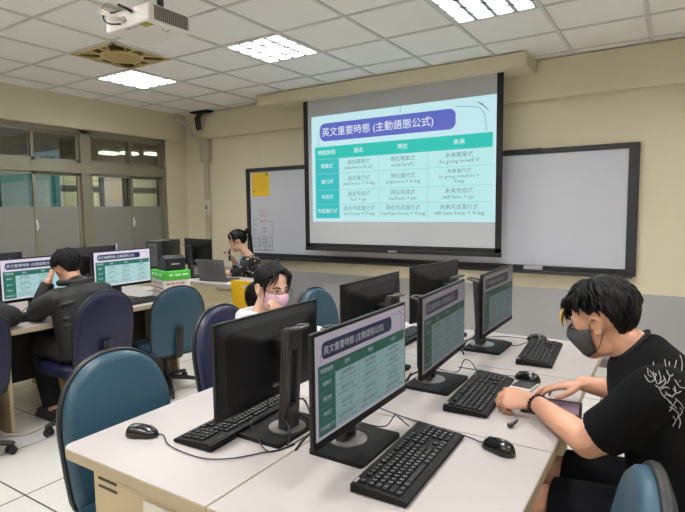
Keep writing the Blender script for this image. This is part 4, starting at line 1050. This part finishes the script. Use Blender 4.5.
# bead bracelet
mb = MB(); dw = (wr_l-el_l).normalized(); A = dw.orthogonal().normalized(); B = dw.cross(A); c_ = wr_l-dw*0.022
for k in range(17):
    a = 2*PI*k/17; mb.ell(c_+(A*math.cos(a)+B*math.sin(a))*0.0325, (0.0062,)*3, n=10, m=7)
mb.build('bead_bracelet', mat('dark_bead', '#231614', 0.3), P1, smooth=True).matrix_parent_inverse = P1.matrix_world.inverted()
# hair with a parting of thick locks
rnd = random.Random(11); locks = []
def line1(a): # hair line height by azimuth
    pts = [(0, 0.075), (0.7, 0.060), (1.05, 0.048), (1.30, 0.022), (1.48, 0.030), (1.70, 0.040), (1.95, 0.010), (2.3, -0.060), (PI, -0.075)]
    for (a0, v0), (a1, v1) in zip(pts, pts[1:]):
        if a0 <= a <= a1: t_ = (a-a0)/(a1-a0); return v0+(v1-v0)*t_
    return pts[-1][1]
for k in range(330):
    az = rnd.uniform(-PI, PI); el = rnd.uniform(0.05, 1.45)
    d = Vector((math.cos(el)*math.cos(az), math.cos(el)*math.sin(az), math.sin(el))); p0 = H1.scalp(d)
    if p0.z < line1(abs(az))+(0.03 if abs(az) < 1.5 else 0.004): continue
    n_ = Vector((d.x/0.098, d.y/0.076, d.z/0.088)).normalized()
    down = Vector((0.5*(1 if abs(az) < 1.3 else -0.35), 0.45*d.y/ max(0.2, abs(d.y)+0.1), -0.8)) if el < 1.0 else Vector((math.cos(az), math.sin(az), -0.1))
    down = (down-n_*down.dot(n_)).normalized(); ln = rnd.uniform(0.035, 0.06); lift = 0.009+0.008*max(0, d.z)
    j_ = Vector((rnd.uniform(-.3, .3), rnd.uniform(-.3, .3), 0))
    down = (down+j_*0.8).normalized()
    q = [p0+n_*(lift*0.3), p0+n_*lift+down*ln*0.35, p0+n_*lift*1.05+down*ln*0.75-n_*ln*0.10, p0+n_*lift*0.7+down*ln*1.1-n_*ln*0.32]
    if min(x.z-line1(abs(math.atan2(x.y, x.x+0.012))) for x in q[2:]) < -0.010: continue
    locks.append((q, [0.007, 0.0095, 0.008, 0.0012], 0.55))
for k in range(26): # fringe falling over the forehead
    y = -0.046+0.092*(k+rnd.random())/26
    locks.append(([(0.055, y*0.9, 0.100), (0.088, y, 0.088+rnd.uniform(-.006, .006)), (0.106-abs(y)*0.3, y*1.06, 0.060), (0.110-abs(y)*0.4, y*1.1+rnd.uniform(-.012, .012), 0.030+rnd.uniform(-.008, .016))], [0.006, 0.0085, 0.0075, 0.001], 0.5))
def thick1(a, z): return 0.008+0.008*max(0, min(1, (z-0.02)/0.08))+(0.010 if a > 1.9 else 0)
H1.hair_cap(P1, thick1, line1, locks=locks, bumps=0.003, seed=4).matrix_parent_inverse = P1.matrix_world.inverted()
mb = MB()
for k in range(16):
    y = -0.058+0.116*(k+rnd.random())/16
    mb.tube([H1.p(0.104-abs(y)*0.25, y, 0.070), H1.p(0.124-abs(y)*0.3, y*1.05, 0.048), H1.p(0.132-abs(y)*0.35, y*1.1+rnd.uniform(-.01, .01), 0.018+rnd.uniform(-.014, .014))], [0.003, 0.0055, 0.0008], 6, sub=3, flat=0.5)
o = mb.build('fringe_tips', blond_m, P1, smooth=True); o.matrix_parent_inverse = P1.matrix_world.inverted(); o['label'] = 'bleached blond fringe tips'
H1.mask(P1, mat('mask_grey', '#4c4c4e', 0.85), mat('strap_grey', '#3f3f42', 0.7)).matrix_parent_inverse = P1.matrix_world.inverted()
H1.eyes(P1)
for c in P1.children:
    if c.name.split('.')[0] in ('eye', 'eyelashes', 'eyebrow'): c.matrix_parent_inverse = P1.matrix_world.inverted()
# the things in front of this person
t = thing('tablet', 'purple tablet game device in a dark folio case under the right hand', 'tablet', (-0.355, 1.975, ZD+0.0005), 0.12)
MB().box((0, 0, 0.004), (0.20, 0.165, 0.008), bev=0.003).build('folio_case', mat('folio_dark', '#2b2a2e', 0.7), t, **SM)
MB().box((0.028, -0.018, 0.0125), (0.125, 0.11, 0.009), bev=0.003).build('device', mat('purple_grey', '#86687c', 0.45), t, **SM)
MB().disc((-0.018, -0.005, 0.017), 0.013, 0.012, 16).build('camera_ring', mat('plum_dark', '#3a1f30', 0.3), t, **SM)
t = thing('phone', 'white edged phone lying by the mouse on the middle right desk', 'phone', (-0.497, 2.150, ZD+0.0005), -0.12)
MB().box((0, 0, 0.0055), (0.085, 0.11, 0.010), bev=0.003).build('body', mat('phone_white', '#d8d4cd', 0.35), t, **SM)
MB().box((0.0, 0.006, 0.0109), (0.076, 0.088, 0.0008)).build('screen', mat('phone_dark', '#3a3a3b', 0.25), t)
t = thing('earbud', 'small black earbud on the desk beside the fist of the seated person', 'earbud', (-0.440, 1.728, ZD+0.0005), 0.9)
mb = MB(); mb.ell((0, 0, 0.009), (0.013, 0.010, 0.009)); mb.build('bud', gloss_black, t, smooth=True)
MB().tube([(0.006, 0, 0.010), (0.020, 0.002, 0.013), (0.028, 0.003, 0.020)], [0.006, 0.0055, 0.0045], 10, sub=3, round_ends=True).build('stem', gloss_black, t, smooth=True)

def adopt(o, P): o.matrix_parent_inverse = P.matrix_world.inverted(); return o
def fix(P):
    bpy.context.view_layer.update()
    for c in P.children:
        c.matrix_parent_inverse = P.matrix_world.inverted()
# ------------------------------------------------ girl with the pink mask
P2 = thing('person', 'girl with glasses, pink mask and white hooded top resting chin on hand', 'person', (-1.82, 2.10, 0), 0, 'people in the classroom')
bpy.context.view_layer.update()
H2 = Head((-1.652, 2.145, 1.078), (0.93, -0.22, -0.26), 0.0, 0.95)
mb = MB(); H2.build(mb)
nb = Vector((-1.715, 2.14, 0.945))
limb(mb, [H2.p(-0.02, 0, -0.03), H2.p(-0.03, 0, -0.09), nb, nb+Vector((-0.02, 0, -0.06))], [0.05, 0.048, 0.05, 0.07])
mb.tube([(-1.83, 2.13, 0.48), (-1.82, 2.13, 0.60), (-1.775, 2.13, 0.75), (-1.735, 2.13, 0.86), (-1.72, 2.13, 0.91)], [0.15, 0.14, 0.145, 0.145, 0.09], 20, sub=3, flat=0.66, side=(0, 1, 0))
er, wrr = Vector((-1.46, 2.02, 0.785)), Vector((-1.575, 2.065, 0.918))
limb(mb, [(-1.735, 1.975, 0.865), (-1.62, 1.97, 0.80), er], [0.045, 0.042, 0.038]); limb(mb, [er, er.lerp(wrr, .4), wrr], [0.038, 0.036, 0.026])
ell_, wl_ = Vector((-1.47, 2.36, 0.785)), Vector((-1.28, 2.22, 0.785))
limb(mb, [(-1.735, 2.29, 0.865), (-1.64, 2.34, 0.80), ell_], [0.045, 0.042, 0.038]); limb(mb, [ell_, wl_], [0.036, 0.026])
hand(mb, wrr, (0.05, 0.18, 0.95), (-0.9, 0.2, 0.1), (0, 1, 0.2), [(0.9, 1.3, 0.8)]*4, 0.9, 0.02)
hand(mb, wl_, (0.8, -0.5, -0.05), (0, 0, -1), (-0.5, -0.8, 0), [(0.2, 0.4, 0.3)]*4, 0.9, 0.05)
for sy in (2.05, 2.22):
    limb(mb, [(-1.80, sy, 0.53), (-1.58, sy, 0.535), (-1.38, sy, 0.52)], [0.08, 0.074, 0.056]); limb(mb, [(-1.38, sy, 0.51), (-1.37, sy, 0.3), (-1.38, sy, 0.08)], [0.055, 0.05, 0.036])
    limb(mb, [(-1.39, sy, 0.055), (-1.28, sy, 0.04)], [0.036, 0.03])
fuse('body', mb.bm, skin_p, P2, 0.006, 3)
mb = MB()
mb.tube([(-1.83, 2.13, 0.50), (-1.82, 2.13, 0.60), (-1.775, 2.13, 0.75), (-1.735, 2.13, 0.865), (-1.72, 2.13, 0.915)], [0.185, 0.175, 0.178, 0.175, 0.12], 24, sub=4, flat=0.7, side=(0, 1, 0))
for a, b, c, d in (((-1.735, 1.985, 0.86), (-1.62, 1.965, 0.80), er, wrr), ((-1.735, 2.285, 0.86), (-1.64, 2.345, 0.80), ell_, wl_)):
    a, b = Vector(a), Vector(b)
    mb.tube([a+Vector((-0.02, 0.05 if a.y < 2.13 else -0.05, 0.0)), a, b, c, c.lerp(d, .5), c.lerp(d, .88)], [0.065, 0.066, 0.06, 0.054, 0.047, 0.038], 18, sub=4)
for k in range(9): # hood folded behind the neck
    a = PI*0.5+PI*(k-4)/8*1.15; 
hood = [Vector((-1.715, 2.13, 0.935))+Vector((0.085*math.cos(a)-0.01, 0.10*math.sin(a), 0.01*math.cos(a))) for a in [PI*0.30+k*PI*1.4/10 for k in range(11)]]
mb.tube(hood, [0.02]+[0.036]*9+[0.02], 12, sub=2, round_ends=True)
fuse('hooded_top', mb.bm, mat('white_fleece', '#d9d8da', 0.9, noise=0.05, nscale=40, bump=0.2), P2, 0.007, 4)
mb = MB()
for sy in (2.05, 2.22):
    mb.tube([(-1.82, sy, 0.53), (-1.58, sy, 0.535), (-1.37, sy, 0.52), (-1.36, sy, 0.3), (-1.375, sy, 0.10)], [0.095, 0.088, 0.070, 0.064, 0.055], 18, sub=4)
mb.tube([(-1.83, 2.13, 0.475), (-1.82, 2.13, 0.56)], [0.165, 0.16], 20, flat=0.72, side=(0, 1, 0))
fuse('trousers', mb.bm, mat('dark_trousers', '#20222b', 0.85), P2, 0.008, 3)
def line2(a):
    pts = [(0, 0.088), (0.5, 0.075), (0.9, 0.045), (1.2, 0.005), (1.5, -0.005), (1.7, 0.015), (2.0, -0.03), (2.4, -0.055), (PI, -0.06)]
    for (a0, v0), (a1, v1) in zip(pts, pts[1:]):
        if a0 <= a <= a1: t_ = (a-a0)/(a1-a0); return v0+(v1-v0)*t_
    return pts[-1][1]
rnd = random.Random(21); locks = []
for k in range(16):
    y = -0.07+0.14*(k+rnd.random())/16
    if abs(y) < 0.034: continue
    sy = 1 if y > 0 else -1
    locks.append(([(0.045, y*0.6, 0.118), (0.080, y*0.85, 0.095), (0.090-abs(y)*0.3, y*1.05, 0.065), (0.086-abs(y)*0.5, y*1.15+sy*0.006, 0.030+rnd.uniform(-.012, .010))], [0.006, 0.008, 0.007, 0.001], 0.5))
for sy in (-1, 1):
    for k in range(4): locks.append(([(0.055-k*0.008, sy*0.070, 0.07), (0.052-k*0.006, sy*0.080, 0.03), (0.046, sy*0.080, -0.01), (0.046, sy*0.076, -0.045-0.01*k)], [0.007, 0.006, 0.0045, 0.001], 0.5))
for k in range(0):
    az = rnd.uniform(-PI, PI); el = rnd.uniform(0.2, 1.4); d = Vector((math.cos(el)*math.cos(az), math.cos(el)*math.sin(az), math.sin(el))); p0 = H2.scalp(d)
    if p0.z < line2(abs(az))+0.02: continue
    tgt = Vector((-0.11, 0, -0.04)); dr = tgt-p0; n_ = Vector((d.x/0.098, d.y/0.076, d.z/0.088)).normalized(); dr = (dr-n_*dr.dot(n_)).normalized()
    locks.append(([p0+n_*0.010, p0+n_*0.016+dr*0.03, p0+n_*0.012+dr*0.06-n_*0.012], [0.005, 0.007, 0.001], 0.5))
H2.hair_cap(P2, lambda a, z: 0.011+0.006*max(0, min(1, z/0.1)), line2, locks=locks, bumps=0.002)
mb = MB()
for k in range(16):
    a = 2*PI*k/16; rr_ = 0.020
    o_ = Vector((0, rr_*math.cos(a), rr_*math.sin(a)))
    mb.tube([H2.p(-0.085, o_.y*0.4, -0.045+o_.z*0.4), H2.p(-0.125, o_.y*1.2, -0.05+o_.z*1.3), H2.p(-0.165, o_.y*1.6, -0.085+o_.z*1.5), H2.p(-0.165, o_.y*1.4, -0.14+o_.z*1.2), H2.p(-0.14, o_.y*0.8, -0.19)], [0.012, 0.016, 0.017, 0.012, 0.002], 7, sub=4)
mb.build('ponytail', hair_m, P2, smooth=True)
H2.mask(P2, mat('mask_pink', '#e2b8c8', 0.85), mat('strap_white', '#e6dfe0', 0.7)); H2.eyes(P2)
mb = MB()
for sy in (-1, 1):
    mb.tube([H2.p(0.113, sy*0.034+0.023*math.cos(a), 0.004+0.020*math.sin(a)) for a in (2*PI*k/20 for k in range(20))], 0.0014, 6, closed=True)
    mb.tube([H2.p(0.112, sy*0.056, 0.008), H2.p(0.07, sy*0.078, 0.010), H2.p(0.0, sy*0.083, 0.010)], 0.0014, 6)
mb.tube([H2.p(0.113, -0.012, 0.007), H2.p(0.117, 0, 0.010), H2.p(0.113, 0.012, 0.007)], 0.0014, 6, sub=3)
mb.build('glasses', mat('glasses_dark', '#4a3f48', 0.3, metal=0.5), P2, smooth=True)
fix(P2)
P2.location = (-1.922, 2.024, 0)
# ------------------------------------------------ person in the black hooded jacket
P3 = thing('person', 'person in a black hooded jacket seen from behind, hand raised to the cheek', 'person', (-3.40, 2.03, 0), 0, 'people in the classroom')
bpy.context.view_layer.update()
H3 = Head((-3.53, 2.03, 1.092), (-0.94, -0.05, -0.25), -0.06, 0.92)
mb = MB(); H3.build(mb); nb = Vector((-3.46, 2.04, 0.975))
limb(mb, [H3.p(-0.02, 0, -0.03), H3.p(-0.03, 0, -0.09), nb, nb+Vector((0.03, 0, -0.06))], [0.056, 0.056, 0.058, 0.08])
mb.tube([(-3.38, 2.05, 0.48), (-3.38, 2.05, 0.62), (-3.41, 2.05, 0.78), (-3.44, 2.05, 0.90), (-3.45, 2.05, 0.95)], [0.16, 0.15, 0.155, 0.16, 0.1], 20, sub=3, flat=0.66, side=(0, 1, 0))
eL, wL = Vector((-3.62, 1.855, 0.80)), Vector((-3.59, 1.925, 1.0))
eR, wR = Vector((-3.62, 2.31, 0.79)), Vector((-3.74, 2.24, 0.785))
limb(mb, [(-3.44, 1.87, 0.90), (-3.53, 1.835, 0.84), eL], [0.05, 0.046, 0.042]); limb(mb, [eL, wL], [0.042, 0.028])
limb(mb, [(-3.44, 2.24, 0.90), (-3.54, 2.30, 0.84), eR], [0.05, 0.046, 0.042]); limb(mb, [eR, wR], [0.042, 0.028])
hand(mb, wL, (0.05, 0.35, 0.9), (0.2, 0.9, -0.3), (-1, 0, 0), [(0.8, 1.2, 0.8)]*4, 0.95, 0.03)
hand(mb, wR, (-0.9, -0.3, -0.05), (0, 0, -1), (0, -1, 0), [(0.2, 0.4, 0.3)]*4, 0.95, 0.06)
for sy in (1.95, 2.16):
    limb(mb, [(-3.40, sy, 0.53), (-3.62, sy, 0.535), (-3.80, sy, 0.52)], [0.085, 0.078, 0.06]); limb(mb, [(-3.80, sy, 0.5), (-3.74, sy, 0.3), (-3.66, sy, 0.09)], [0.058, 0.054, 0.04]); limb(mb, [(-3.65, sy, 0.06), (-3.78, sy, 0.045)], [0.038, 0.03])
fuse('body', mb.bm, skin, P3, 0.007, 3)
jk = mat('black_nylon', '#121214', 0.6, noise=0.2, nscale=30, bump=0.25)
mb = MB(); mb.tube([(-3.36, 2.05, 0.50), (-3.37, 2.05, 0.62), (-3.40, 2.05, 0.78), (-3.43, 2.05, 0.905), (-3.45, 2.05, 0.965)], [0.20, 0.20, 0.205, 0.20, 0.13], 24, sub=4, flat=0.74, side=(0, 1, 0))
for a, b, c, d in (((-3.43, 1.89, 0.895), (-3.53, 1.835, 0.84), eL, wL), ((-3.43, 2.22, 0.895), (-3.54, 2.30, 0.84), eR, wR)):
    a, b = Vector(a), Vector(b)
    mb.tube([a+Vector((0.02, 0.05 if a.y < 2.05 else -0.05, 0)), a, b, c, c.lerp(d, .5), c.lerp(d, .98)], [0.078, 0.08, 0.072, 0.065, 0.054, 0.042], 18, sub=4)
# wrinkles
rnd = random.Random(9)
for k in range(16):
    z = rnd.uniform(0.55, 0.92); y = 2.05+rnd.uniform(-0.15, 0.15); a = rnd.uniform(-0.6, 0.6)
    x = -3.385+0.145*math.sqrt(max(0.05, 1-((y-2.05)/0.2)**2))-0.06*max(0, (z-0.62)/0.35)
    mb.tube([(x-0.012, y-0.06, z-0.06*a), (x+0.004, y, z), (x-0.014, y+0.06, z+0.06*a)], [0.005, 0.013, 0.005], 8, sub=3)
fuse('jacket', mb.bm, jk, P3, 0.007, 4)
mb = MB() # hood lying on the back
ho = [Vector((-3.46, 2.045, 0.975))+Vector((-0.085*math.cos(a), 0.105*math.sin(a), 0.026-0.006*math.cos(a))) for a in [PI*0.25+k*PI*1.5/12 for k in range(13)]]
mb.tube(ho, [0.014]+[0.023]*11+[0.014], 12, sub=2, round_ends=True)
mb.tube([(-3.385, 2.045, 0.975), (-3.345, 2.045, 0.93), (-3.325, 2.045, 0.86), (-3.32, 2.045, 0.81)], [0.095, 0.13, 0.11, 0.03], 20, sub=4, flat=[0.35, 0.30, 0.25, 0.3], side=(0, 1, 0), round_ends=True)
fuse('hood', mb.bm, jk, P3, 0.007, 3)
mb = MB()
for sy in (1.95, 2.16): mb.tube([(-3.40, sy, 0.53), (-3.62, sy, 0.535), (-3.79, sy, 0.52), (-3.74, sy, 0.3), (-3.67, sy, 0.10)], [0.10, 0.093, 0.075, 0.07, 0.062], 18, sub=4)
mb.tube([(-3.38, 2.05, 0.475), (-3.38, 2.05, 0.56)], [0.175, 0.17], 20, flat=0.72, side=(0, 1, 0))
fuse('trousers', mb.bm, mat('black_trousers', '#121316', 0.85), P3, 0.008, 3)
for sy in (1.95, 2.16):
    mb = MB(); mb.tube([(-3.63, sy, 0.055), (-3.72, sy, 0.05), (-3.80, sy, 0.042), (-3.84, sy, 0.035)], [0.045, 0.048, 0.046, 0.034], 14, sub=3, flat=0.9, side=(0, 1, 0), round_ends=True); mb.box((-3.735, sy, 0.011), (0.26, 0.09, 0.022), bev=0.01)
    fuse('shoe', mb.bm, mat('dark_grey_shoe', '#2c2c2f', 0.6), P3, 0.007, 3)
def line3(a):
    pts = [(0, 0.075), (0.9, 0.05), (1.3, 0.005), (1.5, 0.005), (1.7, 0.03), (2.0, 0.0), (2.4, -0.045), (PI, -0.055)]
    for (a0, v0), (a1, v1) in zip(pts, pts[1:]):
        if a0 <= a <= a1: t_ = (a-a0)/(a1-a0); return v0+(v1-v0)*t_
    return pts[-1][1]
rnd = random.Random(31); locks = []
for k in range(220):
    az = rnd.uniform(-PI, PI); el = rnd.uniform(0.0, 1.45); d = Vector((math.cos(el)*math.cos(az), math.cos(el)*math.sin(az), math.sin(el))); p0 = H3.scalp(d)
    if p0.z < line3(abs(az))+0.01: continue
    n_ = Vector((d.x/0.098, d.y/0.076, d.z/0.088)).normalized(); dr = Vector((d.x*0.5, d.y*0.5, -1)); dr = (dr-n_*dr.dot(n_)).normalized()
    locks.append(([p0+n_*0.010, p0+n_*0.022+dr*0.02, p0+n_*0.018+dr*0.045-n_*0.006], [0.007, 0.009, 0.0012], 0.55))
H3.hair_cap(P3, lambda a, z: 0.014+0.010*max(0, min(1, z/0.08)), line3, locks=locks, bumps=0.003); H3.eyes(P3)
fix(P3)
P3.location = (-3.43, 2.025, 0)
# ------------------------------------------------ teacher
P4 = thing('person', 'woman with ponytail and dark floral shirt holding a microphone behind the teacher desk', 'person', (-4.05, 4.55, 0), 0, 'people in the classroom')
bpy.context.view_layer.update()
fx, fy = -0.72, -0.69
H4 = Head((-4.22, 4.44, 1.125), (fx, fy, -0.24), 0.0, 0.97)
def w4(f, l, z): return Vector((-4.12+fx*f-fy*l, 4.52+fy*f+fx*l, z))
mb = MB(); H4.build(mb); nb = w4(0.035, 0, 0.985)
side4 = (-fy, fx, 0)
limb(mb, [H4.p(-0.02, 0, -0.03), H4.p(-0.03, 0, -0.09), nb, w4(0.0, 0, 0.93)], [0.05, 0.047, 0.05, 0.07])
mb.tube([w4(-0.05, 0, 0.47), w4(-0.05, 0, 0.6), w4(-0.02, 0, 0.76), w4(0.0, 0, 0.88), w4(0.01, 0, 0.945)], [0.15, 0.135, 0.145, 0.145, 0.09], 20, sub=3, flat=0.66, side=side4)
eR4, wR4 = w4(0.13, -0.19, 0.79), w4(0.20, -0.08, 0.93)
eL4, wL4 = w4(0.14, 0.20, 0.79), w4(0.30, 0.12, 0.775)
limb(mb, [w4(0.0, -0.15, 0.90), w4(0.06, -0.19, 0.84), eR4], [0.045, 0.042, 0.038]); limb(mb, [eR4, wR4], [0.037, 0.026])
limb(mb, [w4(0.0, 0.15, 0.90), w4(0.06, 0.19, 0.84), eL4], [0.045, 0.042, 0.038]); limb(mb, [eL4, wL4], [0.037, 0.026])
hand(mb, wR4, (fx*0.3-0.1, fy*0.3, 0.8), (fx, fy, 0.1), side4, [(0.9, 1.2, 0.8)]*4, 0.9, 0.02)
hand(mb, wL4, (fx, fy, 0), (0, 0, -1), (fy, -fx, 0), [(0.2, 0.4, 0.3)]*4, 0.9, 0.05)
for l_ in (-0.09, 0.09):
    limb(mb, [w4(-0.04, l_, 0.53), w4(0.18, l_, 0.535), w4(0.36, l_, 0.52)], [0.08, 0.074, 0.056]); limb(mb, [w4(0.36, l_, 0.5), w4(0.36, l_, 0.3), w4(0.34, l_, 0.08)], [0.055, 0.05, 0.036]); limb(mb, [w4(0.34, l_, 0.055), w4(0.44, l_, 0.04)], [0.036, 0.03])
fuse('body', mb.bm, skin_p, P4, 0.007, 3)
def floral():
    m = bpy.data.materials.new('floral_cloth'); m.use_nodes = True; nt = m.node_tree; b = nt.nodes['Principled BSDF']; b.inputs['Roughness'].default_value = 0.85
    tc = nt.nodes.new('ShaderNodeTexCoord'); v = nt.nodes.new('ShaderNodeTexVoronoi'); v.inputs['Scale'].default_value = 17; nt.links.new(tc.outputs['Object'], v.inputs['Vector'])
    r = nt.nodes.new('ShaderNodeValToRGB'); e = r.color_ramp.elements; e[0].position = 0.26; e[0].color = lin('#b9a58c'); e[1].position = 0.34; e[1].color = lin('#1a191b')
    nt.links.new(v.outputs['Distance'], r.inputs[0]); nt.links.new(r.outputs[0], b.inputs['Base Color']); return m
mb = MB(); mb.tube([w4(-0.05, 0, 0.50), w4(-0.05, 0, 0.6), w4(-0.02, 0, 0.76), w4(0.0, 0, 0.885), w4(0.01, 0, 0.955)], [0.18, 0.17, 0.178, 0.175, 0.105], 24, sub=4, flat=0.70, side=side4)
for s_, e_, w_ in ((-1, eR4, wR4), (1, eL4, wL4)):
    mb.tube([w4(-0.01, s_*0.10, 0.89), w4(0.0, s_*0.15, 0.89), w4(0.06, s_*0.19, 0.84), e_, e_.lerp(w_, 0.4)], [0.065, 0.067, 0.06, 0.053, 0.048], 16, sub=4)
fuse('floral_shirt', mb.bm, floral(), P4, 0.008, 3)
mb = MB(); mb.tube([w4(0.075, 0, 0.60), w4(0.105, 0, 0.76), w4(0.108, 0, 0.88), w4(0.07, 0, 0.945)], [0.06, 0.065, 0.06, 0.04], 16, sub=3, flat=0.45, side=side4); mb.build('inner_top', mat('grey_blue_top', '#8d99a8', 0.85), P4, smooth=True)
mb = MB()
for l_ in (-0.09, 0.09): mb.tube([w4(-0.05, l_, 0.53), w4(0.18, l_, 0.535), w4(0.36, l_, 0.52), w4(0.365, l_, 0.3), w4(0.345, l_, 0.10)], [0.095, 0.088, 0.07, 0.062, 0.054], 18, sub=4)
mb.tube([w4(-0.05, 0, 0.475), w4(-0.05, 0, 0.56)], [0.165, 0.16], 20, flat=0.72, side=side4)
fuse('trousers', mb.bm, mat('dark_trousers', '#20222b', 0.85), P4, 0.009, 3)
locks = []; rnd = random.Random(41)
for k in range(16):
    y = -0.07+0.14*(k+rnd.random())/16; sy = 1 if y > 0 else -1
    locks.append(([(0.045, y*0.6, 0.118), (0.080, y*0.85, 0.095), (0.092-abs(y)*0.3, y*1.05, 0.065), (0.088-abs(y)*0.5, y*1.15+sy*0.006, 0.038+rnd.uniform(-.012, .010))], [0.006, 0.008, 0.007, 0.001], 0.5))
for sy in (-1, 1):
    for k in range(4): locks.append(([(0.05-k*0.008, sy*0.072, 0.07), (0.047-k*0.006, sy*0.080, 0.03), (0.044, sy*0.080, -0.02), (0.044, sy*0.076, -0.07-0.01*k)], [0.007, 0.006, 0.0045, 0.001], 0.5))
H4.hair_cap(P4, lambda a, z: 0.012+0.007*max(0, min(1, z/0.1)), line2, locks=locks, bumps=0.002)
mb = MB()
for k in range(14):
    a = 2*PI*k/14; o_ = Vector((0, 0.02*math.cos(a), 0.02*math.sin(a)))
    mb.tube([H4.p(-0.10, o_.y*0.4, 0.075+o_.z*0.4), H4.p(-0.150, o_.y, 0.085+o_.z), H4.p(-0.160, o_.y*1.6, 0.03+o_.z), H4.p(-0.145, o_.y*1.8, -0.07+o_.z), H4.p(-0.135, o_.y*1.6, -0.16+o_.z), H4.p(-0.13, o_.y*0.6, -0.22)], [0.012, 0.015, 0.016, 0.014, 0.009, 0.002], 7, sub=4)
mb.build('ponytail', hair_m, P4, smooth=True); H4.eyes(P4)
fix(P4)
P4.location = (-4.075, 4.535, 0)
t = thing('microphone', 'small dark microphone held up near the chin of the teacher', 'microphone', w4(0.225, -0.045, 0.955)+Vector((-0.025, -0.015, 0)), 0)
d_ = Vector((0, 0, 1))
MB().tube([(0, 0, -0.06), (0, 0, 0.05)], [0.010, 0.013], 12).build('handle', mat('mic_black', '#1c1c1e', 0.5), t, **SM)
mb = MB(); mb.ell((0, 0, 0.068), (0.020, 0.020, 0.024)); mb.build('mesh_head', mat('mic_mesh', '#a9a9ad', 0.4, metal=0.6), t, smooth=True)

# ------------------------------------------------ backpack and floor clutter
bag = mat('bag_black', '#17171a', 0.7, noise=0.2, nscale=40, bump=0.3)
t = thing('backpack', 'black backpack on the window desk at the left edge of the picture', 'backpack', (-3.565, 1.50, ZD)); bpy.context.view_layer.update()
mb = MB(); mb.tube([(0, -0.14, 0.085), (0.0, -0.06, 0.095), (0.0, 0.05, 0.092), (0.0, 0.14, 0.075)], [0.075, 0.10, 0.10, 0.07], 18, sub=4, flat=0.9, round_ends=True, side=(0, 0, 1))
mb.ell((0.06, 0.02, 0.06), (0.06, 0.09, 0.055)); mb.ell((0.03, -0.05, 0.15), (0.07, 0.07, 0.045)); mb.ell((0.03, 0.11, 0.10), (0.06, 0.06, 0.06))
o = fuse('bag_body', mb.bm, bag, None, 0.008, 3); o.parent = t
MB().tube([(0.05, 0.00, 0.17), (0.085, 0.02, 0.10), (0.09, 0.03, 0.02), (0.092, 0.03, -0.12), (0.092, 0.03, -0.26)], 0.022, 10, sub=5, flat=0.25, side=(0, 1, 0)).build('strap', mat('strap_dark_grey', '#3b3b3d', 0.7), t, smooth=True)
MB().tube([(-0.03, -0.04, 0.19), (-0.03, 0.0, 0.225), (-0.03, 0.05, 0.185)], 0.008, 8, sub=4).build('grab_loop', bag, t, smooth=True)
o = MB().tube([(-3.72, 1.60, 0.012), (-3.60, 1.70, 0.012), (-3.62, 1.85, 0.012), (-3.56, 1.90, 0.012), (-3.52, 2.02, 0.012)], 0.012, 8, sub=6).build('floor_cable', mat('white_conduit', '#b9b4ab', 0.5), None, smooth=True)
tag(o, 'thick pale cable snaking over the floor under the window desks', 'cable')

# ------------------------------------------------ corridor lamps
for k, (x, y, z) in enumerate(((-8.2, 5.50, 2.47), (-8.2, 5.90, 2.50), (-8.2, 6.40, 2.53))):
    t = thing('corridor_lamp', 'bright corridor lamp seen through the upper window panes, '+('leftmost', 'middle', 'rightmost')[k]+' of three', 'lamp', (x, y, z), 0, 'corridor lamps')
    MB().b2((-0.08, -0.16, 0.03), (0.08, 0.16, 0.07)).build('casing', white_paint, t)
    for s_ in (-1, 1): MB().cyl((s_*0.045, -0.15, 0.0), (s_*0.045, 0.15, 0.0), 0.022, 10).build('glowing_tube', mat('corridor_glow', '#ffffff', 0.5, emit='#fff6e6', es=2.5), t, **SM)
    for s_ in (-0.1, 0.1): MB().cyl((0, s_, 0.07), (0, s_, 2.95-z), 0.008, 8).build('hanger_rod', mat('rod_grey', '#777777', 0.5), t)
    ld = bpy.data.lights.new('corridor_light', 'AREA'); ld.shape = 'RECTANGLE'; ld.size = 0.12; ld.size_y = 0.3; ld.energy = 16
    lo = bpy.data.objects.new('corridor_light', ld); COL.objects.link(lo); lo.parent = t; lo.location = (0, 0, -0.03)
